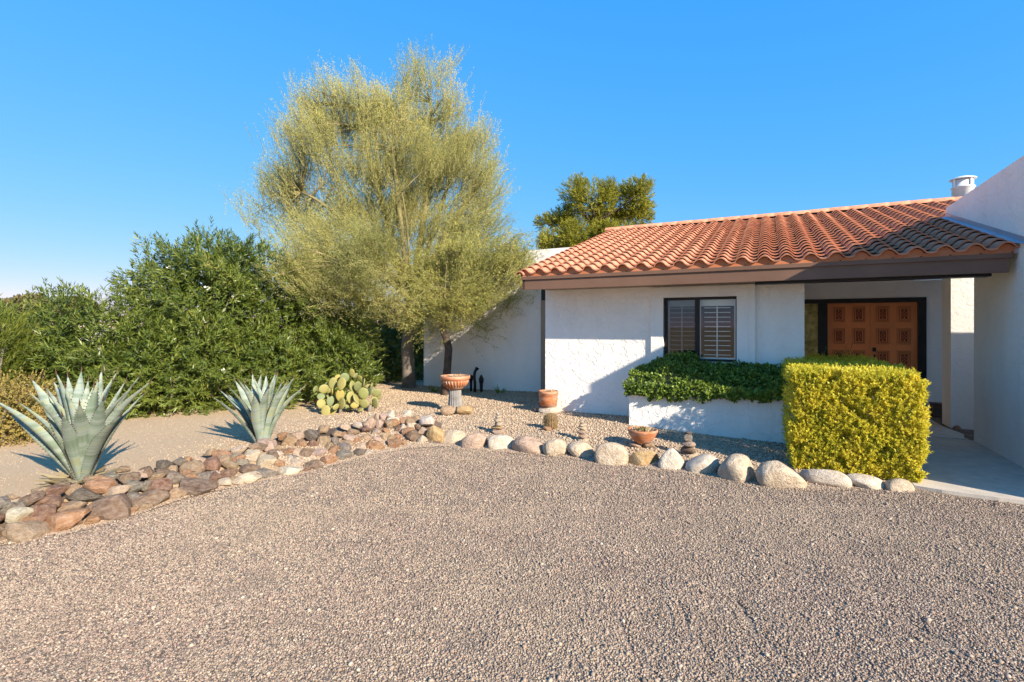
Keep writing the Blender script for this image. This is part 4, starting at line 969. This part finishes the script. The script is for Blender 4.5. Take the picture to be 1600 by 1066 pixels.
cairn(910, 691, [(19, 8, 'c', 2), (16, 6, 'p', 0), (15, 6, 'p', -1), (16, 6, 'c', 0), (15, 5, 'c', 1), (9, 4, 'c', -1)], 'cairn with thin flat stones directly behind a pale boulder')
cairn(1076, 712, [(22, 6, 'c', 2), (25, 10, 'b', 0), (25, 8, 'p', 0), (17, 11, 'g', -1), (10, 4, 'd', 0)], 'shaded grey cairn against the planter wall')

# ------------------------------------------------------------------ pots
def dry_plants(parent, z, r, n, mat, L):
    P = np.stack([RNG.uniform(-r, r, n), RNG.uniform(-r, r, n), np.full(n, z)], -1); P = P[(P[:, 0]**2+P[:, 1]**2) < r*r]
    V, Q = leaf_quads(P, unit(np.array([0, 0, .7]) + .8*rnd_unit(len(P))), rnd_unit(len(P)), L*RNG.uniform(.5, 1.3, len(P)), np.full(len(P), .012), .2); o = np_mesh('dry_plant', V, Q, mat, parent, RNG.random(len(P))); o['kind'] = 'stuff'
p = gpoint(711, 643); p.z -= .01; s = p.y/FPX
ped = empty('pedestal', p); tag(ped, 'grey fluted concrete pedestal carrying the ribbed terracotta bowl', 'pedestal')
m = MB(); hgt = 36*s; m.lathe([(0, -.03), (13*s, -.03), (12.6*s, .01), (10*s, hgt*.6), (9.6*s, hgt), (0, hgt)], 72, (0, 0, 0), .10, 18); m.build('column', M['ped'], ped, False)
bw = empty('ribbed_bowl', p + Vector((0, 0, hgt+.001))); tag(bw, 'ribbed terracotta bowl with dry succulents on top of the pedestal', 'bowl')
bh = 21*s; bm2 = MB(); bm2.lathe([(0, .0), (12*s, .0), (16*s, bh*.22), (20.5*s, bh*.62), (22.4*s, bh*.74), (23.4*s, bh*.80), (23.4*s, bh), (21.2*s, bh), (20.6*s, bh*.8), (0, bh*.78)], 64)
bm2.build('bowl_shell', M['pot'], bw, True)
m = MB()
for k in range(26):
    a = 2*math.pi*k/26; m.tube([(math.cos(a)*15.5*s, math.sin(a)*15.5*s, bh*.20), (math.cos(a)*18.4*s, math.sin(a)*18.4*s, bh*.42), (math.cos(a)*21*s, math.sin(a)*21*s, bh*.64)], [1.1*s, 1.5*s, 1.1*s], 5)
o = m.build('bowl_rib', M['pot'], bw, True); o['kind'] = 'stuff'
m = MB(); m.lathe([(0, bh*.93), (12*s, bh*.9), (20.8*s, bh*.86)], 24); m.build('soil', M['soil'], bw); dry_plants(bw, bh*.9, 17*s, 160, M['straw'], .055)
pa = gpoint(700, 649); o = stone(None, pa + Vector((0, 0, .08)), (11*s, 9*s, 7.6*s), 't', 3, 'stone'); tag(o, 'brownish stone at the pedestal foot next to the yellow one', 'stone', 'stones at the pedestal foot')
pa = gpoint(725, 648); o = stone(None, pa + Vector((0, 0, .08)), (13*s, 10*s, 7.8*s), 'y', 5, 'stone'); tag(o, 'yellow tan stone at the pedestal foot', 'stone', 'stones at the pedestal foot')
# tall pot on pale stones
p = gpoint(858, 645); s = p.y/FPX
o = stone(None, p + Vector((2*s, 0, 5*s)), (19*s, 15*s, 6.4*s), 'w', 1); tag(o, 'flat white stone supporting the plain terracotta pot', 'stone', 'stones under the plain pot')
o = stone(None, p + Vector((-15*s, .14, 6.5*s)), (9*s, 9*s, 8*s), 'g', 2); tag(o, 'grey round stone tucked behind the plain terracotta pot', 'stone', 'stones under the plain pot')
pt = empty('clay_pot', p + Vector((-1*s, .03, 10.6*s))); tag(pt, 'plain straight sided terracotta pot with whitish band on a flat white stone', 'pot')
m = MB(); m.lathe([(0, 0), (13.2*s, 0), (14.6*s, 12*s), (15*s, 19*s), (15.4*s, 19.2*s), (15.4*s, 23.5*s), (13.8*s, 23.5*s), (13.4*s, 20*s), (0, 20*s)], 40); m.build('pot_shell', M['pot'], pt, True)
m = MB(); m.lathe([(0, 21.5*s), (13.7*s, 21*s)], 20); m.build('soil', M['soil'], pt); dry_plants(pt, 21*s, 11*s, 70, M['straw'], .05)
# low bowl on two stones
p = gpoint(1004, 699); s = p.y/FPX
for (dx, c, lab) in ((-12, 'p', 'pinkish flat stone under the far end of the low terracotta bowl'), (9, 't', 'brown stone under the near end of the low terracotta bowl')):
    o = stone(None, p + Vector((dx*s, 0, 3.5*s)), (9*s, 9*s, 4.6*s), c, 4+int(dx > 0)); tag(o, lab, 'stone', 'stones under the low bowl')
lb = empty('low_bowl', p + Vector((0, 0, 7.4*s))); tag(lb, 'smooth low terracotta bowl with sprouting succulents near the planter corner', 'bowl')
m = MB(); m.lathe([(0, 0), (10*s, 0), (15*s, 4*s), (20.5*s, 12*s), (22.4*s, 17*s), (23.2*s, 18*s), (23.2*s, 21*s), (21.4*s, 21.4*s), (20.4*s, 18*s), (0, 17*s)], 48); m.build('bowl_shell', M['pot'], lb, True)
m = MB(); m.lathe([(0, 19.3*s), (12*s, 19*s), (20.8*s, 18.6*s)], 24); m.build('soil', M['soil'], lb); dry_plants(lb, 19*s, 17*s, 170, M['straw'], .045); dry_plants(lb, 19*s, 8*s, 40, M['lime'], .07)
# small spiny cactus
p = gpoint(860, 670); s = p.y/FPX
cc = empty('spiny_cactus', p + Vector((0, 0, -.01))); tag(cc, 'squat brown spiny cactus in front of the plain terracotta pot', 'cactus')
m = MB(); m.lathe([(0, 0), (8.5*s, 0), (10.5*s, 8*s), (10*s, 18*s), (7*s, 23.5*s), (2*s, 25.5*s), (0, 25.5*s)], 64, (0, 0, 0), .16, 16); m.build('cactus_body', M['cactus'], cc, True)
n = 1500; a = RNG.integers(0, 16, n)/16*6.283 + RNG.normal(size=n)*.05+.196; zz = RNG.uniform(1, 25, n); rr = np.interp(zz, [0, 8, 18, 23.5, 25.5], [8.5, 10.5, 10, 7, 2])
P = np.stack([np.cos(a)*rr*s, np.sin(a)*rr*s, zz*s], -1); V, Q = leaf_quads(P, unit(np.stack([np.cos(a), np.sin(a), .35+0*a], -1)+.6*rnd_unit(n)), rnd_unit(n), np.full(n, .03), np.full(n, .0025)); o = np_mesh('spines', V, Q, M['straw'], cc, RNG.random(n)*.7); o['kind'] = 'stuff'
p = gpoint(855, 673); o = stone(None, p + Vector((0, 0, 2.5*s)), (7*s, 6*s, 4*s), 'o', 6); tag(o, 'small reddish stone at the foot of the squat spiny cactus', 'stone')
# black iron pieces by the wing wall
def iron(name, x, yb, parts, lab, cat):
    p = gpoint(x, yb); s = p.y/FPX; r = empty(name, p); tag(r, lab, cat, 'black garden torches by the wing wall')
    for (nm, fn) in parts: m = MB(); fn(m, s); m.build(nm, M['black'], r, True)
iron('garden_torch', 736, 612, [('shaft', lambda m, s: m.tube([(0, 0, -.05), (0, 0, 18*s)], [1.6*s, 2.4*s], 8)), ('canister', lambda m, s: m.lathe([(0, 17*s), (3*s, 17.5*s), (3.2*s, 24*s), (1.5*s, 26*s), (0, 26*s)], 12))], 'short black garden torch half hidden by the ribbed bowl', 'torch')
iron('bent_pipe', 742, 613, [('pipe', lambda m, s: m.tube([(0, 0, -.05), (0, 0, 14*s), (-1*s, 0, 25*s), (0, 0, 32*s), (3*s, 0, 37*s)], [2.3*s]*5, 8)), ('pipe_lip', lambda m, s: m.tube([(2.6*s, 0, 36*s), (4.2*s, 0, 38.5*s)], 3*s, 10))], 'bent black pipe, tallest of the dark pieces against the wing wall', 'pipe')
iron('garden_torch', 752, 613, [('shaft', lambda m, s: m.tube([(0, 0, -.05), (0, 0, 15*s)], [2.2*s, 3*s], 8)), ('canister', lambda m, s: m.lathe([(0, 14*s), (3.4*s, 15*s), (4*s, 21*s), (2.4*s, 24*s), (1.2*s, 27*s), (0, 27*s)], 12))], 'black lantern topped torch standing clear of the bowl', 'torch')
for (x, y, n, lab) in ((678, 613, 14, 'small spiky plant beside the trunk at the wing wall corner'), (781, 615, 12, 'small spiky plant alone in the shade of the wing wall')):
    p = gpoint(x, y); r = empty('spiky_plant', p); tag(r, lab, 'plant', 'little spiky plants along the wing wall'); s = p.y/FPX
    P = np.tile([0, 0, -.01], (n, 1)) + .03*RNG.normal(size=(n, 3))*[1, 1, 0]; V, Q = leaf_quads(P, unit(np.array([0, 0, .8])+.75*rnd_unit(n)*[1, 1, .4]), rnd_unit(n), RNG.uniform(10, 19, n)*s, np.full(n, 2.6*s), .2, .3); np_mesh('leaf_tuft', V, Q, M['mound'], r, RNG.random(n)); 
# rubble by the pillar
for k in range(8):
    q = H(random.uniform(2.62, 3.5), random.uniform(9.3, 10.15)); o = bpy.data.objects.new('rubble_stone', ROCKS[k % 12]); COL.objects.link(o); s = random.uniform(.05, .10)
    o.location = q + Vector((0, 0, .05)); o.scale = (s, s*.8, s*.6); o.rotation_euler = (0, 0, random.uniform(0, 3)); c = PAL[random.choice('rrob')]; o.color = (*c, 1)
    tag(o, 'reddish loose stone lying at the foot of the entry pillar', 'stone', 'reddish stones at the pillar foot')
slab('passage_ground', [(2.4605, 10.21), (2.5505, 9.205), (9.5, 9.205), (9.5, 12.39), (2.4605, 12.39)], -.08, .03, M['rubble_earth'])

# ------------------------------------------------------------------ agaves
def agave_leaf(L, W, seed):
    rs = random.Random(seed); n = 14; k = 6; V = []; F = []; bend = rs.uniform(.02, .10)
    wp = [(0, .62), (.08, .60), (.25, .78), (.45, 1.0), (.62, .93), (.8, .56), (.92, .24), (1.0, .02)]
    for i in range(n+1):
        t = i/n; w = np.interp(t, [a for a, b in wp], [b for a, b in wp])*W/2; th = .030*(1-t)**.8*(W/.2)+.003
        yc = -bend*L*math.sin(t*math.pi) + .03*L*t*t
        for j in range(k+1):
            s = -1+2*j/k; V.append((w*s, yc - .38*w*(s*s), t*L))            # inner face, channelled (faces +y)
        for j in range(k+1):
            s = -1+2*j/k; V.append((w*s, yc - .38*w*(s*s) + th*(1-s*s)*1.0, t*L))
    m2 = 2*(k+1)
    for i in range(n):
        for j in range(k):
            a = i*m2+j; F.append((a, a+1, a+1+m2, a+m2)); b = i*m2+k+1+j; F.append((b, b+m2, b+1+m2, b+1))
    tip = len(V); V.append((0, .03*L, L*1.035)); e = n*m2
    for j in range(k): F.append((e+j, e+j+1, tip)); F.append((e+k+1+j+1, e+k+1+j, tip))
    V2 = []; F2 = []
    # marginal teeth and the tip spine
    for sgn in (-1, 1):
        nt = int(L/.035)
        for q in range(1, nt):
            t = q/nt*.93; w = np.interp(t, [a for a, b in wp], [b for a, b in wp])*W/2; yc = -bend*L*math.sin(t*math.pi)+.03*L*t*t-.38*w
            b = len(V2); z = t*L; V2 += [(sgn*w*.97, yc, z-.009), (sgn*w*.97, yc, z+.009), (sgn*(w+.011), yc, z+.004)]; F2.append((b, b+1, b+2))
    b = len(V2); r = .006
    V2 += [(r*math.cos(a)*1.2, .028*L + r*math.sin(a), L*.975) for a in (0, 1.26, 2.51, 3.77, 5.03)] + [(0, .032*L, L*1.035+.03)]; F2 += [(b+q, b+(q+1) % 5, b+5) for q in range(5)]
    m2_ = bpy.data.meshes.new('leaf_spines'); m2_.from_pydata(V2, [], F2); m2_.materials.append(M['spine']); m2_.update()
    me = bpy.data.meshes.new('leaf'); me.from_pydata(V, [], F); me.materials.append(M['agave']); me.update()
    me.polygons.foreach_set('use_smooth', [len(p.vertices) == 4 for p in me.polygons]); return me, m2_
def agave(bx, by, tips, W, lab, dry):
    p = gpoint(bx, by); s = p.y/FPX; root = empty('agave', p); tag(root, lab, 'agave', 'big blue green agaves in the bed')
    for i, (x, y, dy, w) in enumerate(tips):
        T = Vector(((x-bx)*s, dy, (by-y)*s)); 
        f = (p.y+dy)/p.y; T.x = ((x-CX)/FPX*(p.y+dy)) - p.x; T.z = CAMZ-(y-HY)/FPX*(p.y+dy) - p.z
        L = T.length; me, me2 = agave_leaf(L, W*w, i*7+bx)
        o = bpy.data.objects.new('leaf', me); COL.objects.link(o); o.parent = root
        o2 = bpy.data.objects.new('leaf_spines', me2); COL.objects.link(o2); o2.parent = o; o2['kind'] = 'stuff'
        d = T.normalized(); hz = Vector((T.x, T.y, 0)); out = (hz.normalized() if hz.length > .05 else Vector((0, -1, 0)))
        # leaf: local z along d, inner (channel) face looks to the axis
        y_ = (out - d*out.dot(d)).normalized(); y_ = Matrix.Rotation(random.gauss(0, .22), 3, d) @ y_; x_ = y_.cross(d); mx = Matrix((x_, y_, d)).transposed().to_4x4()
        o.matrix_local = Matrix.Translation(Vector((out.x*W*.25, out.y*W*.25, -.02))) @ mx
    if dry:
        n = 40; a = RNG.uniform(0, 6.283, n); P = np.stack([np.cos(a)*.12, np.sin(a)*.12, np.full(n, .03)], -1)
        D = unit(np.stack([np.cos(a), np.sin(a), RNG.uniform(-.05, .35, n)], -1)); V, Q = leaf_quads(P, D, np.tile([0, 0, 1.], (n, 1))+.3*rnd_unit(n), RNG.uniform(.12, .28, n), RNG.uniform(.04, .08, n), -.3); o = np_mesh('dry_leaves', V, Q, M['straw'], root, RNG.random(n)*.9); o['kind'] = 'stuff'
agave(130, 750, [(0, 617, -.15, .85), (22, 640, .0, .7), (57, 587, .05, 1.0), (58, 605, -.30, 1.0), (88, 590, .25, .8), (99, 577, .0, .95), (107, 582, .3, .8), (126, 575, .35, .95), (125, 622, -.42, .95), (156, 575, .3, .9), (148, 588, -.12, .95), (163, 590, .1, .8), (172, 577, .2, .9), (206, 582, .15, .95), (226, 590, -.05, .85), (184, 640, -.42, .95), (215, 610, .3, .7), (100, 640, -.45, .8), (140, 600, .1, .8), (75, 600, .4, .8), (88, 612, -.05, .9), (196, 600, -.1, .85), (112, 598, -.12, .85), (136, 590, .2, .8), (186, 592, .3, .75), (160, 615, -.34, .9), (40, 622, -.12, .75)],
      .142, 'biggest blue green agave, banded, with a collar of dried leaves', True)
agave(411, 695, [(340, 615, -.1, .85), (349, 605, .15, .8), (372, 590, .1, .85), (380, 589, -.22, .95), (396, 580, .25, .85), (407, 581, .35, .8), (424, 580, -.05, 1.0), (415, 583, .15, .9), (429, 582, .3, .8), (434, 592, .1, .85), (454, 585, -.15, .95), (450, 592, .2, .8), (472, 596, .0, .85), (398, 612, -.32, .95), (440, 600, .35, .7), (360, 612, .3, .7), (462, 606, .25, .7), (388, 596, .05, .8), (418, 600, -.3, .9), (443, 592, -.05, .8), (366, 600, -.15, .75), (402, 588, .05, .75)],
      .142, 'smaller grey green agave rising behind the middle of the rock border', False)

# ------------------------------------------------------------------ prickly pear
PADS = [(509, 643, 13, 18, .1, -.28), (519, 642, 12, 15, -.3, -.22), (502, 631, 11, 14, .6, -.2), (501.5, 620, 11, 12, .3, -.12), (506, 608, 15, 14, .5, -.08), (493, 609, 7, 12, 1.2, .05), (520, 600, 12, 20, .2, .0), (533.5, 600, 14, 19, -.2, -.12), (538.5, 590.5, 13, 15, .3, .02), (528, 590, 9, 9, .4, .1),
        (518.5, 612, 10, 10, -.9, -.2), (531.5, 618, 12, 19, .3, -.1), (516, 627, 10, 16, .4, -.15), (534, 631, 16, 18, -.5, -.25), (525, 636, 8, 9, .9, -.3), (551, 604, 8, 18, 1.0, .0), (558.5, 604, 10, 18, .5, -.05), (550, 583, 8, 15, .1, .1), (562, 591, 9, 10, -.3, .2), (568, 598, 9, 14, -.9, .1),
        (568, 615, 16, 18, .1, -.1), (578, 612, 11, 13, -.7, .0), (588, 614, 15, 14, .2, .0), (548, 621, 11, 18, .7, -.15), (557, 624, 8, 18, 1.1, -.2), (569, 631, 17, 13, -.1, -.2), (586, 630, 12, 16, -.4, -.1), (581, 603, 5, 10, 1.3, .1), (575, 604, 7, 7, .5, .15), (554, 634, 11, 9, .4, -.25), (544, 626, 8, 16, -1.1, .05), (526, 622, 10, 14, 1.0, .05), (545, 636, 9, 12, .8, -.1), (512, 620, 9, 13, -1.0, .1), (563, 640, 10, 9, -.5, -.2)]
def pad_mesh():
    bm = bmesh.new(); bmesh.ops.create_uvsphere(bm, u_segments=18, v_segments=10, radius=1.0)
    for v in bm.verts:
        k = 1 - .30*max(0, -v.co.z)**1.5; v.co.x *= k; v.co.y *= .16
    me = bpy.data.meshes.new('pad'); bm.to_mesh(me); bm.free(); me.materials.append(M['pad']); me.polygons.foreach_set('use_smooth', [True]*len(me.polygons)); return me
PM = pad_mesh(); pp_ = gpoint(545, 643); pear = empty('prickly_pear', pp_); tag(pear, 'wide clump of yellow green prickly pear pads below the hedge', 'cactus')
s = pp_.y/FPX
PADS = PADS + [(x+random.uniform(-7, 7), y+random.uniform(-5, 7), w*.9, h*.85, rz+random.choice((-1, 1))*random.uniform(.8, 1.4), dy+random.uniform(.05, .2)) for (x, y, w, h, rz, dy) in PADS[::2]]
for (x, y, w, h, rz, dy) in PADS:
    q = px(x, y, pp_.y+dy*1.2); o = bpy.data.objects.new('pad', PM); COL.objects.link(o); o.parent = pear
    fw_ = w/max(.42, abs(math.cos(rz))); o.location = q - pp_; o.scale = (min(fw_, 15)*s/2*1.08, min(fw_, 15)*s/2*1.45, h*s/2*1.05); o.rotation_euler = (random.gauss(0, .28), random.gauss(0, .22), rz*1.25)
m = MB()
for (x, y, dy) in ((515, 640, -.2), (530, 634, -.1), (545, 634, .0), (560, 632, -.1), (580, 632, -.05)):
    q = px(x, y, pp_.y+dy) - pp_; m.tube([Vector((q.x*.9, q.y, -.05)), q*.5+Vector((q.x*.45, q.y*.5, 0)), q], [.045, .04, .03], 7)
m.build('stem', M['bark'], pear, True)
